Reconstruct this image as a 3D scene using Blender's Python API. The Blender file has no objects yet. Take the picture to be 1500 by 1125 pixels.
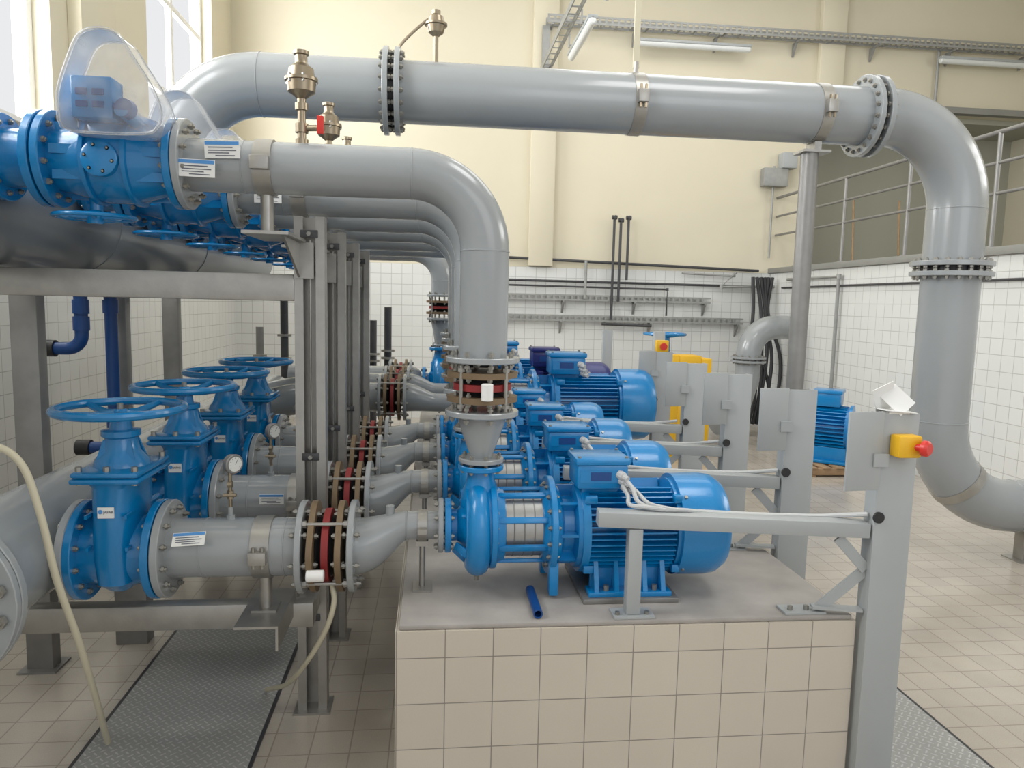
import bpy, bmesh, math, random
from mathutils import Vector, Matrix
random.seed(3)
sc=bpy.context.scene
V=Vector
AX,AY,AZ=V((1,0,0)),V((0,1,0)),V((0,0,1))
pi=math.pi
# ---------------------------------------------------------------- camera
H=2.3; f=1083.0
yaw=math.radians(6.2); pit=math.radians(6.3); roll=math.radians(1.3)
F=V((math.sin(yaw)*math.cos(pit), math.cos(yaw)*math.cos(pit), -math.sin(pit)))
R=V((math.cos(yaw),-math.sin(yaw),0)); U=R.cross(F)
R2=R*math.cos(roll)+U*math.sin(roll); U2=-R*math.sin(roll)+U*math.cos(roll)
cam=bpy.data.objects.new("camera",bpy.data.cameras.new("camera")); sc.collection.objects.link(cam)
cam.data.sensor_width=36; cam.data.lens=f*36/1500; cam.data.clip_start=0.05; cam.data.clip_end=100
cam.matrix_world=Matrix(((R2.x,U2.x,-F.x,0),(R2.y,U2.y,-F.y,0),(R2.z,U2.z,-F.z,H),(0,0,0,1)))
sc.camera=cam
sc.view_settings.view_transform='Standard'
# ---------------------------------------------------------------- materials
def nodes(name):
    m=bpy.data.materials.new(name); m.use_nodes=True
    nt=m.node_tree; p=nt.nodes['Principled BSDF']; return m,nt,p
def mat(name,col,rough=0.4,metal=0.0,noise=0.06,scale=6.0,bump=0.0,bscale=60,coat=0.0):
    m,nt,p=nodes(name); N=nt.nodes; L=nt.links
    tc=N.new('ShaderNodeTexCoord')
    nz=N.new('ShaderNodeTexNoise'); nz.inputs['Scale'].default_value=scale; nz.inputs['Detail'].default_value=5
    L.new(tc.outputs['Object'],nz.inputs['Vector'])
    mx=N.new('ShaderNodeMix'); mx.data_type='RGBA'
    c=V(col)
    mx.inputs[6].default_value=(*(c*(1-noise*1.5)),1); mx.inputs[7].default_value=(*(min(1,x*(1+noise)) for x in c),1)
    L.new(nz.outputs['Fac'],mx.inputs[0]); L.new(mx.outputs[2],p.inputs['Base Color'])
    p.inputs['Roughness'].default_value=rough; p.inputs['Metallic'].default_value=metal
    p.inputs['Coat Weight'].default_value=coat; p.inputs['Coat Roughness'].default_value=0.12
    if bump:
        nb=N.new('ShaderNodeTexNoise'); nb.inputs['Scale'].default_value=bscale; L.new(tc.outputs['Object'],nb.inputs['Vector'])
        b=N.new('ShaderNodeBump'); b.inputs['Strength'].default_value=bump; b.inputs['Distance'].default_value=0.01
        L.new(nb.outputs['Fac'],b.inputs['Height']); L.new(b.outputs['Normal'],p.inputs['Normal'])
    return m
def tile(name,c1,c2,mortar,size,axes,ms=0.004,rough=0.3,off=(0,0),dirt=0.0,h=None):
    m,nt,p=nodes(name); N=nt.nodes; L=nt.links
    g=N.new('ShaderNodeNewGeometry'); s=N.new('ShaderNodeSeparateXYZ'); L.new(g.outputs['Position'],s.inputs[0])
    cb=N.new('ShaderNodeCombineXYZ'); 
    for k in range(2):
        a=N.new('ShaderNodeMath'); a.operation='ADD'; a.inputs[1].default_value=off[k]+40*size
        L.new(s.outputs[axes[k]],a.inputs[0]); L.new(a.outputs[0],cb.inputs[k])
    br=N.new('ShaderNodeTexBrick'); br.offset=0.0; br.squash=1.0
    L.new(cb.outputs[0],br.inputs['Vector'])
    br.inputs['Scale'].default_value=1.0; br.inputs['Brick Width'].default_value=size; br.inputs['Row Height'].default_value=h or size
    br.inputs['Mortar Size'].default_value=ms; br.inputs['Mortar Smooth'].default_value=0.2
    br.inputs['Color1'].default_value=(*c1,1); br.inputs['Color2'].default_value=(*c2,1); br.inputs['Mortar'].default_value=(*mortar,1)
    nz=N.new('ShaderNodeTexNoise'); nz.inputs['Scale'].default_value=1.3; nz.inputs['Detail'].default_value=8; L.new(g.outputs['Position'],nz.inputs['Vector'])
    rp=N.new('ShaderNodeMapRange'); rp.inputs[1].default_value=0.3; rp.inputs[2].default_value=0.7; rp.inputs[3].default_value=1-dirt; rp.inputs[4].default_value=1
    L.new(nz.outputs['Fac'],rp.inputs[0])
    n2=N.new('ShaderNodeTexNoise'); n2.inputs['Scale'].default_value=180; n2.inputs['Detail'].default_value=2; L.new(g.outputs['Position'],n2.inputs['Vector'])
    r2=N.new('ShaderNodeMapRange'); r2.inputs[1].default_value=0.3; r2.inputs[2].default_value=0.7; r2.inputs[3].default_value=1-dirt*0.5; r2.inputs[4].default_value=1
    L.new(n2.outputs['Fac'],r2.inputs[0]); mm=N.new('ShaderNodeMath'); mm.operation='MULTIPLY'; L.new(rp.outputs[0],mm.inputs[0]); L.new(r2.outputs[0],mm.inputs[1])
    sc2=N.new('ShaderNodeVectorMath'); sc2.operation='SCALE'; L.new(br.outputs['Color'],sc2.inputs[0]); L.new(mm.outputs[0],sc2.inputs['Scale'])
    L.new(sc2.outputs[0],p.inputs['Base Color'])
    b=N.new('ShaderNodeBump'); b.inputs['Strength'].default_value=0.3; b.inputs['Distance'].default_value=0.002; b.invert=True
    L.new(br.outputs['Fac'],b.inputs['Height']); L.new(b.outputs['Normal'],p.inputs['Normal'])
    p.inputs['Roughness'].default_value=rough
    return m
def checker():
    m,nt,p=nodes("chequer_plate_steel"); N=nt.nodes; L=nt.links
    def mth(op,a,b=None):
        n=N.new('ShaderNodeMath'); n.operation=op
        for i,x in enumerate((a,b)):
            if x is None: continue
            if isinstance(x,(int,float)): n.inputs[i].default_value=x
            else: L.new(x,n.inputs[i])
        return n.outputs[0]
    g=N.new('ShaderNodeNewGeometry'); s=N.new('ShaderNodeSeparateXYZ'); L.new(g.outputs['Position'],s.inputs[0])
    k=1/0.036
    a=mth('MULTIPLY',mth('ADD',s.outputs[0],s.outputs[1]),k*0.707); b=mth('MULTIPLY',mth('SUBTRACT',s.outputs[0],s.outputs[1]),k*0.707)
    a=mth('ADD',a,2000); b=mth('ADD',b,2000)
    par=mth('MODULO',mth('ADD',mth('FLOOR',a),mth('FLOOR',b)),2.0)
    fa=mth('SUBTRACT',mth('FRACT',a),0.5); fb=mth('SUBTRACT',mth('FRACT',b),0.5)
    A=mth('POWER',mth('ABSOLUTE',fa),2.0); Bq=mth('POWER',mth('ABSOLUTE',fb),2.0)
    d1=mth('ADD',mth('MULTIPLY',A,4.6),mth('MULTIPLY',Bq,60)); d2=mth('ADD',mth('MULTIPLY',A,60),mth('MULTIPLY',Bq,4.6))
    d=mth('ADD',mth('MULTIPLY',d1,par),mth('MULTIPLY',d2,mth('SUBTRACT',1.0,par)))
    e=mth('LESS_THAN',d,1.0)
    nz=N.new('ShaderNodeTexNoise'); nz.inputs['Scale'].default_value=4; nz.inputs['Detail'].default_value=6; L.new(g.outputs['Position'],nz.inputs['Vector'])
    mx=N.new('ShaderNodeMix'); mx.data_type='RGBA'; mx.inputs[6].default_value=(0.28,0.28,0.27,1); mx.inputs[7].default_value=(0.66,0.66,0.65,1)
    L.new(mth('MULTIPLY',mth('ADD',mth('MULTIPLY',e,0.5),0.25),mth('ADD',nz.outputs['Fac'],0.4)),mx.inputs[0]); L.new(mx.outputs[2],p.inputs['Base Color'])
    p.inputs['Metallic'].default_value=0.1; p.inputs['Roughness'].default_value=0.45
    bp=N.new('ShaderNodeBump'); bp.inputs['Strength'].default_value=0.6; bp.inputs['Distance'].default_value=0.004; L.new(e,bp.inputs['Height']); L.new(bp.outputs['Normal'],p.inputs['Normal'])
    return m
GREY=mat("grey_pipe_paint",(0.30,0.32,0.33),0.25,0,0.03,3,coat=0.5)
GREYD=mat("shaded_grey_header",(0.15,0.163,0.175),0.3,0,0.05,3,coat=0.3)  # pipe grey darkened so the header's shade sits in its colour
GREY2=mat("grey_stand_paint",(0.38,0.40,0.405),0.4,0,0.03)
BLUE=mat("blue_pump_paint",(0.001,0.215,0.53),0.28,0,0.06,5,bump=0.08,bscale=70,coat=0.35)
BLUEV=mat("blue_valve_paint",(0.001,0.18,0.44),0.24,0,0.06,5,bump=0.1,bscale=50,coat=0.4)
BLUED=mat("deep_blue_paint",(0.006,0.06,0.24),0.35,0,0.05)
PURP=mat("indigo_motor_paint",(0.018,0.024,0.16),0.35,0,0.05)
STEEL=mat("bolt_steel",(0.34,0.33,0.30),0.4,0.8,0.1,20)
INOX=mat("brushed_stainless",(0.40,0.388,0.362),0.38,0.75,0.16,10,bump=0.05,bscale=90)
INOXD=mat("dull_stainless",(0.27,0.265,0.255),0.45,0.5,0.18,8)
GUARD=mat("guard_stainless",(0.42,0.42,0.41),0.32,0.7,0.12,20)
BRASS=mat("nickel_brass",(0.32,0.265,0.19),0.34,0.85,0.12)
BROWN=mat("brown_joint_ring",(0.20,0.14,0.08),0.5,0.2,0.15,12)
REDR=mat("red_rubber",(0.26,0.02,0.02),0.5,0,0.1)
RED=mat("red_plastic",(0.62,0.03,0.02),0.35,0,0.03)
BLACK=mat("black_rubber",(0.02,0.02,0.022),0.45,0,0.1)
DARK=mat("dark_pipe",(0.06,0.06,0.065),0.4,0.2,0.1)
YEL=mat("yellow_paint",(0.80,0.46,0.015),0.4,0,0.04)
WHITE=mat("white_plastic",(0.80,0.80,0.78),0.4,0,0.02)
LBL=mat("label_blue",(0.08,0.28,0.62),0.5,0,0.02)
INK=mat("label_ink",(0.12,0.13,0.16),0.6,0,0.02)
CABLE=mat("grey_cable",(0.50,0.51,0.51),0.45,0,0.03)
HOSE=mat("cream_hose",(0.55,0.51,0.38),0.45,0,0.06)
WOOD=mat("pallet_wood",(0.38,0.25,0.14),0.75,0,0.25,9)
GALV=mat("galvanised_steel",(0.34,0.345,0.335),0.5,0.4,0.15,10)
CREAM=mat("cream_wall_paint",(0.68,0.628,0.49),0.75,0,0.035,0.7,bump=0.06,bscale=35)
CREAMD=mat("shaded_recess_cream",(0.40,0.40,0.33),0.8,0,0.04,0.7)  # wall cream with the shade of the recess put into the colour
CEIL=mat("ceiling_paint",(0.78,0.76,0.70),0.8,0,0.02,1)
CONC=mat("plinth_top_coat",(0.38,0.355,0.33),0.55,0,0.24,5,bump=0.12,bscale=40)
LEDGE=mat("grey_ledge_concrete",(0.26,0.26,0.24),0.7,0,0.1,4)
WT=(0.72,0.73,0.715); WT2=(0.69,0.70,0.685); MO=(0.47,0.47,0.455)
TBACK=tile("white_wall_tiles_back",WT,WT2,MO,0.2,(0,2),0.005,0.2)
TSIDE=tile("white_wall_tiles_side",WT,WT2,MO,0.2,(1,2),0.0045,0.2)
TFLOOR=tile("beige_floor_tiles",(0.59,0.53,0.455),(0.545,0.49,0.42),(0.39,0.345,0.295),0.2,(0,1),0.004,0.2,dirt=0.22)
PF=tile("plinth_tiles_front",(0.62,0.56,0.475),(0.59,0.53,0.45),(0.27,0.245,0.215),0.2145,(0,2),0.0026,0.4,off=(-0.07+0.2145,-0.72+0.2145*5),dirt=0.08)
PS=tile("plinth_tiles_side",(0.62,0.56,0.475),(0.59,0.53,0.45),(0.27,0.245,0.215),0.2145,(1,2),0.0026,0.4,off=(0,-0.72+0.2145*5),dirt=0.08)
CHK=checker()
LAMPD=mat("lamp_diffuser",(0.70,0.72,0.71),0.3,0,0.02)
def clearm():
    m,nt,p=nodes("clear_plastic"); N=nt.nodes; L=nt.links
    t=N.new('ShaderNodeBsdfTransparent'); t.inputs[0].default_value=(0.97,0.97,0.975,1)
    p.inputs['Base Color'].default_value=(0.85,0.86,0.87,1); p.inputs['Roughness'].default_value=0.12
    fr=N.new('ShaderNodeFresnel'); fr.inputs[0].default_value=1.45
    nz=N.new('ShaderNodeTexNoise'); nz.inputs['Scale'].default_value=7; tc=N.new('ShaderNodeTexCoord'); L.new(tc.outputs['Object'],nz.inputs['Vector'])
    mr=N.new('ShaderNodeMapRange'); mr.inputs[1].default_value=0.4; mr.inputs[2].default_value=0.75; mr.inputs[3].default_value=0.08; mr.inputs[4].default_value=0.32; L.new(nz.outputs['Fac'],mr.inputs[0])
    ad=N.new('ShaderNodeMath'); ad.operation='ADD'; L.new(mr.outputs[0],ad.inputs[1]); L.new(fr.outputs[0],ad.inputs[0])
    mx=N.new('ShaderNodeMixShader'); L.new(ad.outputs[0],mx.inputs[0]); L.new(t.outputs[0],mx.inputs[1]); L.new(p.outputs[0],mx.inputs[2])
    L.new(mx.outputs[0],N['Material Output'].inputs[0]); return m
CLEAR=clearm()
GLASS=mat("gauge_face",(0.70,0.70,0.67),0.2,0,0.02)
# ---------------------------------------------------------------- mesh builder
def fr3(axis):
    z=V(axis).normalized(); t=AZ if abs(z.z)<0.9 else AX
    x=t.cross(z).normalized(); return x,z.cross(x),z
class B:
    def __init__(s): s.bm=bmesh.new(); s.m=[]
    def mi(s,mt):
        if mt not in s.m: s.m.append(mt)
        return s.m.index(mt)
    def face(s,vs,i):
        try:
            fc=s.bm.faces.new(vs); fc.material_index=i; fc.smooth=True
        except ValueError: pass
    def lathe(s,p0,axis,prof,mt,seg=32,phase=0.0):
        x,y,z=fr3(axis); p0=V(p0); i=s.mi(mt); rings=[]
        for t,r in prof:
            c=p0+z*t
            if r<=1e-6: rings.append([s.bm.verts.new(c)])
            else: rings.append([s.bm.verts.new(c+(x*math.cos(phase+2*pi*k/seg)+y*math.sin(phase+2*pi*k/seg))*r) for k in range(seg)])
        for a,b in zip(rings,rings[1:]):
            for k in range(seg):
                k2=(k+1)%seg
                if len(a)==1 and len(b)==1: continue
                if len(a)==1: s.face([a[0],b[k2],b[k]],i)
                elif len(b)==1: s.face([a[k],a[k2],b[0]],i)
                else: s.face([a[k],a[k2],b[k2],b[k]],i)
        if len(rings[0])>1: s.face(list(reversed(rings[0])),i)
        if len(rings[-1])>1: s.face(rings[-1],i)
    def cyl(s,p0,p1,r,mt,seg=16,r2=None,phase=0.0):
        d=V(p1)-V(p0); s.lathe(p0,d,[(0,r),(d.length,r if r2 is None else r2)],mt,seg,phase)
    def tube(s,pts,r,mt,seg=12,closed=False):
        pts=[V(p) for p in pts]; n=len(pts); i=s.mi(mt)
        rr=r if isinstance(r,(list,tuple)) else [r]*n
        tang=[]
        for k in range(n):
            a=pts[(k-1)%n] if (closed or k>0) else pts[k]; b=pts[(k+1)%n] if (closed or k<n-1) else pts[k]
            tang.append((b-a).normalized())
        x,y,_=fr3(tang[0]); rings=[]
        for k in range(n):
            x=(x-tang[k]*x.dot(tang[k])).normalized(); y=tang[k].cross(x)
            rings.append([s.bm.verts.new(pts[k]+(x*math.cos(2*pi*j/seg)+y*math.sin(2*pi*j/seg))*rr[k]) for j in range(seg)])
        for k in range(n if closed else n-1):
            a,b=rings[k],rings[(k+1)%n]
            for j in range(seg):
                j2=(j+1)%seg; s.face([a[j],a[j2],b[j2],b[j]],i)
        if not closed: s.face(list(reversed(rings[0])),i); s.face(rings[-1],i)
    def box(s,c,sz,mt,M=None,bev=0.0):
        c=V(c); i=s.mi(mt); h=V(sz)/2; vs=[]
        for a in (-1,1):
            for b in (-1,1):
                for d in (-1,1):
                    p=V((a*h.x,b*h.y,d*h.z))
                    if M is not None: p=M@p
                    vs.append(s.bm.verts.new(c+p))
        fs=[]
        for q in ((0,1,3,2),(4,6,7,5),(0,4,5,1),(2,3,7,6),(0,2,6,4),(1,5,7,3)):
            fc=s.bm.faces.new([vs[k] for k in q]); fc.material_index=i; fc.smooth=True; fs.append(fc)
        if bev>0:
            es=set(e for fc in fs for e in fc.edges)
            r=bmesh.ops.bevel(s.bm,geom=list(es),offset=bev,segments=2,affect='EDGES',profile=0.5)
            for fc in r['faces']: fc.material_index=i; fc.smooth=True
    def bx(s,x0,x1,y0,y1,z0,z1,mt,bev=0.0):
        s.box(((x0+x1)/2,(y0+y1)/2,(z0+z1)/2),(abs(x1-x0),abs(y1-y0),abs(z1-z0)),mt,None,bev)
    def beam(s,p0,p1,w,h,mt,bev=0.0):
        p0,p1=V(p0),V(p1); d=p1-p0; x,y,z=fr3(d)
        M=Matrix((x,y,z)).transposed(); s.box((p0+p1)/2,(w,h,d.length),mt,M,bev)
    def prism(s,pts,vec,mt):
        i=s.mi(mt); vec=V(vec); a=[s.bm.verts.new(V(p)) for p in pts]; b=[s.bm.verts.new(V(p)+vec) for p in pts]; n=len(a)
        s.face(list(reversed(a)),i); s.face(b,i)
        for k in range(n): s.face([a[k],a[(k+1)%n],b[(k+1)%n],b[k]],i)
    def bolts(s,p,axis,Rc,n,r,l0,l1,mt,ph=0.2):
        x,y,z=fr3(axis); p=V(p)
        for k in range(n):
            a=2*pi*k/n+ph; q=p+(x*math.cos(a)+y*math.sin(a))*Rc
            s.cyl(q-z*l0,q+z*l1,r*0.55,mt,6)
            s.cyl(q-z*(l0*0.8),q-z*(l0*0.8-r*0.9),r,mt,6); s.cyl(q+z*(l1*0.8-r*0.9),q+z*(l1*0.8),r,mt,6)
    def flange(s,p,axis,Rf,th,mt,n=8,br=0.014,bl=0.03,bm=None,seg=40):
        x,y,z=fr3(axis); p=V(p); e=min(0.004,th*0.2)
        s.lathe(p-z*th/2,z,[(0,Rf-e),(e,Rf),(th-e,Rf),(th,Rf-e)],mt,seg)
        if n: s.bolts(p,z,Rf*0.83,n,br,th/2+bl,th/2+bl,bm or STEEL)
    def obj(s,name,loc,parent=None,angle=35):
        loc=V(loc)
        bmesh.ops.recalc_face_normals(s.bm,faces=s.bm.faces[:])
        bmesh.ops.translate(s.bm,verts=s.bm.verts[:],vec=-loc)
        me=bpy.data.meshes.new(name); s.bm.to_mesh(me); s.bm.free()
        for mt in s.m: me.materials.append(mt)
        me.set_sharp_from_angle(angle=math.radians(angle))
        o=bpy.data.objects.new(name,me); sc.collection.objects.link(o)
        if parent: o.parent=parent
        return o
def arc(c,a,b,Rr,t0,t1,n):
    c,a,b=V(c),V(a),V(b)
    return [c+(a*math.cos(t0+(t1-t0)*k/n)+b*math.sin(t0+(t1-t0)*k/n))*Rr for k in range(n+1)]
def smooth(pts,n=8):
    pts=[V(p) for p in pts]; P=[pts[0]*2-pts[1]]+pts+[pts[-1]*2-pts[-2]]; out=[]
    for i in range(1,len(P)-2):
        for k in range(n):
            t=k/n; a,b,c,d=P[i-1],P[i],P[i+1],P[i+2]
            out.append(0.5*((2*b)+(c-a)*t+(2*a-5*b+4*c-d)*t*t+(3*b-a-3*c+d)*t**3))
    out.append(pts[-1]); return out
class T:
    def __init__(s,name,loc,label,cat,group=None):
        s.loc=V(loc); s.o=bpy.data.objects.new(name,None); s.o.location=s.loc; s.o.empty_display_size=0.1
        sc.collection.objects.link(s.o); s.o["label"]=label; s.o["category"]=cat
        if group: s.o["group"]=group
    def part(s,name,b,label=None,parent=None,angle=35):
        o=b.obj(name,s.loc,parent or s.o,angle)
        if label: o["label"]=label
        return o
def solo(name,b,loc,label,cat,group=None,angle=35):
    o=b.obj(name,loc,None,angle); o.location=V(loc); o["label"]=label; o["category"]=cat
    if group: o["group"]=group
    return o
def struct(name,b):
    o=b.obj(name,(0,0,0)); o["kind"]="structure"; return o
def cp(o,parent=None):
    c=o.copy(); sc.collection.objects.link(c)
    if parent: c.parent=parent
    for ch in list(o.children): cp(ch,c)
    return c
def copies(roots,ds):
    out=[]
    for d in ds:
        for r in roots:
            c=cp(r); c.location=r.location+V(d); out.append(c)
    return out
def clamp(b,p,axis,r,w,mt=None):
    mt=mt or INOX; x,y,z=fr3(axis); p=V(p)
    b.lathe(p-z*w/2,z,[(0,r),(0,r+0.007),(w,r+0.007),(w,r)],mt,40)
def wheel(b,c,axis,Rw,rt,mt,drop=0.05,n=5):
    x,y,z=fr3(axis); c=V(c)
    b.tube([c+(x*math.cos(2*pi*k/40)+y*math.sin(2*pi*k/40))*Rw for k in range(40)],rt,mt,10,True)
    b.lathe(c-z*(drop+0.03),z,[(0,0.035),(0.05,0.035),(0.06,0.025)],mt,16)
    for k in range(n):
        a=2*pi*k/n+0.3; d=x*math.cos(a)+y*math.sin(a)
        b.tube([c-z*drop+d*0.02,c-z*drop+d*Rw*0.4,c-z*drop*0.5+d*Rw*0.75,c+d*Rw],[rt*1.2,rt,rt*0.85,rt*0.8],mt,8)
# ================================================================ ROOM
XL,XR,YB=-3.7,6.8,14.5
b=B(); b.bx(XL-0.3,XR+0.2,-3,YB+0.3,-0.15,0,TFLOOR); struct("floor",b)
b=B(); b.bx(XL-0.3,13.3,-3,YB+2.3,8.6,8.8,CEIL); struct("ceiling",b)
b=B(); b.bx(XL-0.3,7.45,YB,YB+0.3,0,3.0,TBACK); b.bx(XL-0.3,7.45,YB+0.02,YB+0.3,3.0,8.6,CREAM)
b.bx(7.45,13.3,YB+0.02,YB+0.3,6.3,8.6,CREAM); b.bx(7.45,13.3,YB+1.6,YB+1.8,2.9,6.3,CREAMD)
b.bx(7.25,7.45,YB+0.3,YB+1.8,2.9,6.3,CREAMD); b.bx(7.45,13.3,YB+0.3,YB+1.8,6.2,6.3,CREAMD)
struct("wall_back",b)
b=B(); b.bx(1.83,2.3,YB-0.12,YB+0.02,3.02,8.6,CREAM,0.01); struct("trim_1",b)
b=B(); b.bx(7.5,8.0,YB-0.12,YB+0.02,6.3,8.6,CREAM,0.01); struct("trim_2",b)
b=B(); b.bx(7.3,13.3,YB-0.15,YB+0.02,6.28,6.4,LEDGE); struct("trim_3",b)
b=B()
def lw(y0,y1,z0,z1,m): b.bx(XL-0.35,XL,y0,y1,z0,z1,m)
lw(-3,YB+0.3,0,3.0,TSIDE); lw(-3,YB+0.3,3.0,3.8,CREAM); lw(-3,YB+0.3,7.9,8.6,CREAM)
WIN=[(1.6,4.1),(5.4,7.9),(10.4,13.3)]
e=[-3]+[v for w in WIN for v in w]+[YB+0.3]
for k in range(0,len(e),2): lw(e[k],e[k+1],3.8,7.9,CREAM)
struct("wall_left",b)
b=B(); b.bx(XL,XL+0.14,8.25,9.1,3.02,8.6,CREAM,0.01); struct("trim_4",b)
for n,(y0,y1) in enumerate(WIN):
    b=B(); xw=XL-0.2
    for y in (y0+0.05,(y0+y1)/2,y1-0.05): b.bx(xw-0.04,xw+0.04,y-0.05,y+0.05,3.8,7.9,WHITE,0.006)
    for z in (3.85,5.2,6.5,7.85): b.bx(xw-0.035,xw+0.035,y0,y1,z-0.045,z+0.045,WHITE,0.006)
    b.bx(XL-0.1,XL+0.12,y0-0.03,y1+0.03,3.76,3.8,WHITE)
    struct("window_%d"%(n+1),b)
b=B(); b.bx(XR,XR+0.2,-3,YB,0,3.0,TSIDE); struct("wall_right",b)
b=B(); b.bx(XR-0.06,13.3,-3,YB+1.8,3.0,3.1,LEDGE,0.005); struct("trim_5",b)
b=B(); b.bx(13.1,13.3,-3,YB+1.8,3.1,8.6,CREAM); struct("wall_far",b)
# ================================================================ PLINTH + PLATES
t=T("pump_plinth",(0.93,3.15,0),"long raised plinth clad in beige square tiles with grey coated top","plinth")
b=B(); b.bx(-0.15,2.0,3.15,9.7,0,0.845,PF); b.m.append(PS)
b.bm.normal_update()
for fc in b.bm.faces:
    if abs(fc.calc_center_median().x-0.925)>1.0: fc.material_index=1
t.part("tiled_base",b)
b=B(); b.bx(-0.135,1.985,3.16,9.69,0.845,0.87,CONC,0.008); t.part("top_slab",b,"grey worn coated slab")
for x0,x1,y0,y1 in ((-1.72,-0.88,2.4,5.15),(2.26,2.84,2.4,4.12)):
    b=B(); b.bx(x0,x1,y0,y1,0.0,0.008,CHK); b.bx(x1+0.001,x1+0.02,y0,y1,0,0.006,DARK); b.bx(x0-0.02,x0-0.001,y0,y1,0,0.006,DARK)
    solo("floor_hatch",b,((x0+x1)/2,(y0+y1)/2,0),"grey steel chequer plate cover set in the tiled floor","floor hatch","chequer plate covers in the floor")
# ================================================================ UNIT TEMPLATE (Y=3.6)
Y1=3.6; ZA=1.19
def build_pump():
    t=T("pump",(0.07,Y1,0.87),"blue close-coupled centrifugal pump with finned electric motor bolted on plinth","pump","row of pumps on the plinth")
    b=B()
    b.flange((0.085,Y1,ZA),AX,0.135,0.03,BLUE,8,0.012,0.015)
    b.lathe((0.09,Y1,ZA),AX,[(0,0.08),(0.04,0.078),(0.08,0.12),(0.1,0.18),(0.11,0.2)],BLUE,40)
    b.lathe((0.17,Y1,ZA),AX,[(0,0.19),(0.0,0.2),(0.12,0.2),(0.13,0.17)],BLUE,40)
    pts=[];rr=[]
    for k in range(48):
        a=2*pi*k/48; g=k/48; rr.append(0.045+0.03*g); pts.append(V((0.23,Y1+math.cos(a+0.6)*(0.175+0.02*g),ZA+math.sin(a+0.6)*(0.175+0.02*g))))
    b.tube(pts,rr,BLUE,16,True)
    b.lathe((0.245,Y1,ZA+0.10),AZ,[(0,0.1),(0.06,0.095),(0.13,0.07),(0.19,0.06),(0.20,0.062)],BLUE,32)
    b.flange((0.245,Y1,1.487),AZ,0.112,0.026,BLUE,8,0.011,0.015)
    for a in (0.5,1.5,2.6,3.9,5.2): b.lathe((0.165,Y1+0.165*math.cos(a),ZA+0.165*math.sin(a)),-AX,[(0,0.012),(0.015,0.012),(0.018,0.008)],BLUE,8)
    for a in (-0.6,-1.57,-2.5): b.beam((0.12,Y1+0.12*math.cos(a),ZA+0.12*math.sin(a)),(0.20,Y1+0.2*math.cos(a),ZA+0.2*math.sin(a)),0.012,0.04,BLUE,0.003)
    b.cyl((0.23,Y1-0.04,ZA-0.27),(0.23,Y1-0.04,ZA-0.2),0.014,STEEL,6)
    t.part("volute_casing",b)
    b=B()
    b.flange((0.305,Y1,ZA),AX,0.215,0.03,BLUE,16,0.011,0.012)
    b.lathe((0.32,Y1,ZA),AX,[(0,0.19),(0.04,0.175),(0.045,0.16)],BLUE,32)
    for k in range(8):
        a=2*pi*k/8+0.39; d=V((0,math.cos(a),math.sin(a)))
        M=Matrix((AX,d,AX.cross(d))).transposed(); b.box(V((0.46,Y1,ZA))+d*0.178,(0.27,0.02,0.03),BLUE,M,0.004)
    b.lathe((0.545,Y1,ZA),AX,[(0,0.16),(0.01,0.18),(0.035,0.2)],BLUE,32)
    b.flange((0.592,Y1,ZA),AX,0.245,0.032,BLUE,16,0.012,0.016)
    b.lathe((0.60,Y1,ZA),AX,[(0,0.215),(0.03,0.2),(0.05,0.15),(0.10,0.15),(0.11,0.21),(0.14,0.22)],BLUE,36)
    for k in range(8):
        a=2*pi*k/8; d=V((0,math.cos(a),math.sin(a))); M=Matrix((AX,d,AX.cross(d))).transposed(); b.box(V((0.67,Y1,ZA))+d*0.175,(0.09,0.06,0.014),BLUE,M)
    for sy in (-1,1): b.bx(0.575,0.62,Y1+sy*0.15-0.035,Y1+sy*0.15+0.035,0.885,1.05,BLUE,0.006)
    t.part("bearing_bracket",b)
    b=B(); b.cyl((0.35,Y1,ZA),(0.565,Y1,ZA),0.155,GUARD,36)
    for x in (0.40,0.45,0.50): b.lathe((x,Y1,ZA),AX,[(0,0.154),(0.002,0.1575),(0.006,0.1575),(0.008,0.154)],INOXD,36)
    t.part("shaft_guard",b,"perforated stainless steel shaft guard")
    b=B()
    b.lathe((0.73,Y1,ZA),AX,[(0,0.235),(0.035,0.24),(0.04,0.185),(0.46,0.185),(0.465,0.235),(0.49,0.235)],BLUE,40)
    for k in range(50):
        a=2*pi*k/50+0.04; d=V((0,math.cos(a),math.sin(a)))
        if d.z>0.9: continue
        M=Matrix((AX,d,AX.cross(d))).transposed(); b.box(V((0.975,Y1,ZA))+d*0.209,(0.42,0.062,0.006),BLUE,M)
    for k in range(4):
        a=pi/4+pi/2*k; d=V((0,math.cos(a),math.sin(a))); b.box(V((0.77,Y1,ZA))+d*0.245,(0.06,0.04,0.04),BLUE,None,0.006); b.box(V((1.20,Y1,ZA))+d*0.245,(0.04,0.04,0.04),BLUE,None,0.006)
    b.tube([V((0.96,Y1+0.03,1.44))+V((0,math.cos(2*pi*k/16),math.sin(2*pi*k/16)))*0.022 for k in range(16)],0.007,STEEL,6,True)
    t.part("motor_body",b,"blue finned motor housing")
    b=B(); b.lathe((1.215,Y1,ZA),AX,[(0,0.25),(0.0,0.256),(0.16,0.258),(0.21,0.25),(0.25,0.222),(0.265,0.17),(0.267,0)],BLUE,44)
    for k in range(5): b.lathe((1.477,Y1,ZA),AX,[(0,0.04+0.03*k),(0.006,0.04+0.03*k),(0.006,0.05+0.03*k),(0,0.05+0.03*k)],DARK,32)
    for k in range(4):
        a=pi/4+pi/2*k; d=V((0,math.cos(a),math.sin(a))); b.cyl(V((1.24,Y1,ZA))+d*0.255,V((1.24,Y1,ZA))+d*0.264,0.009,STEEL,6)
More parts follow.
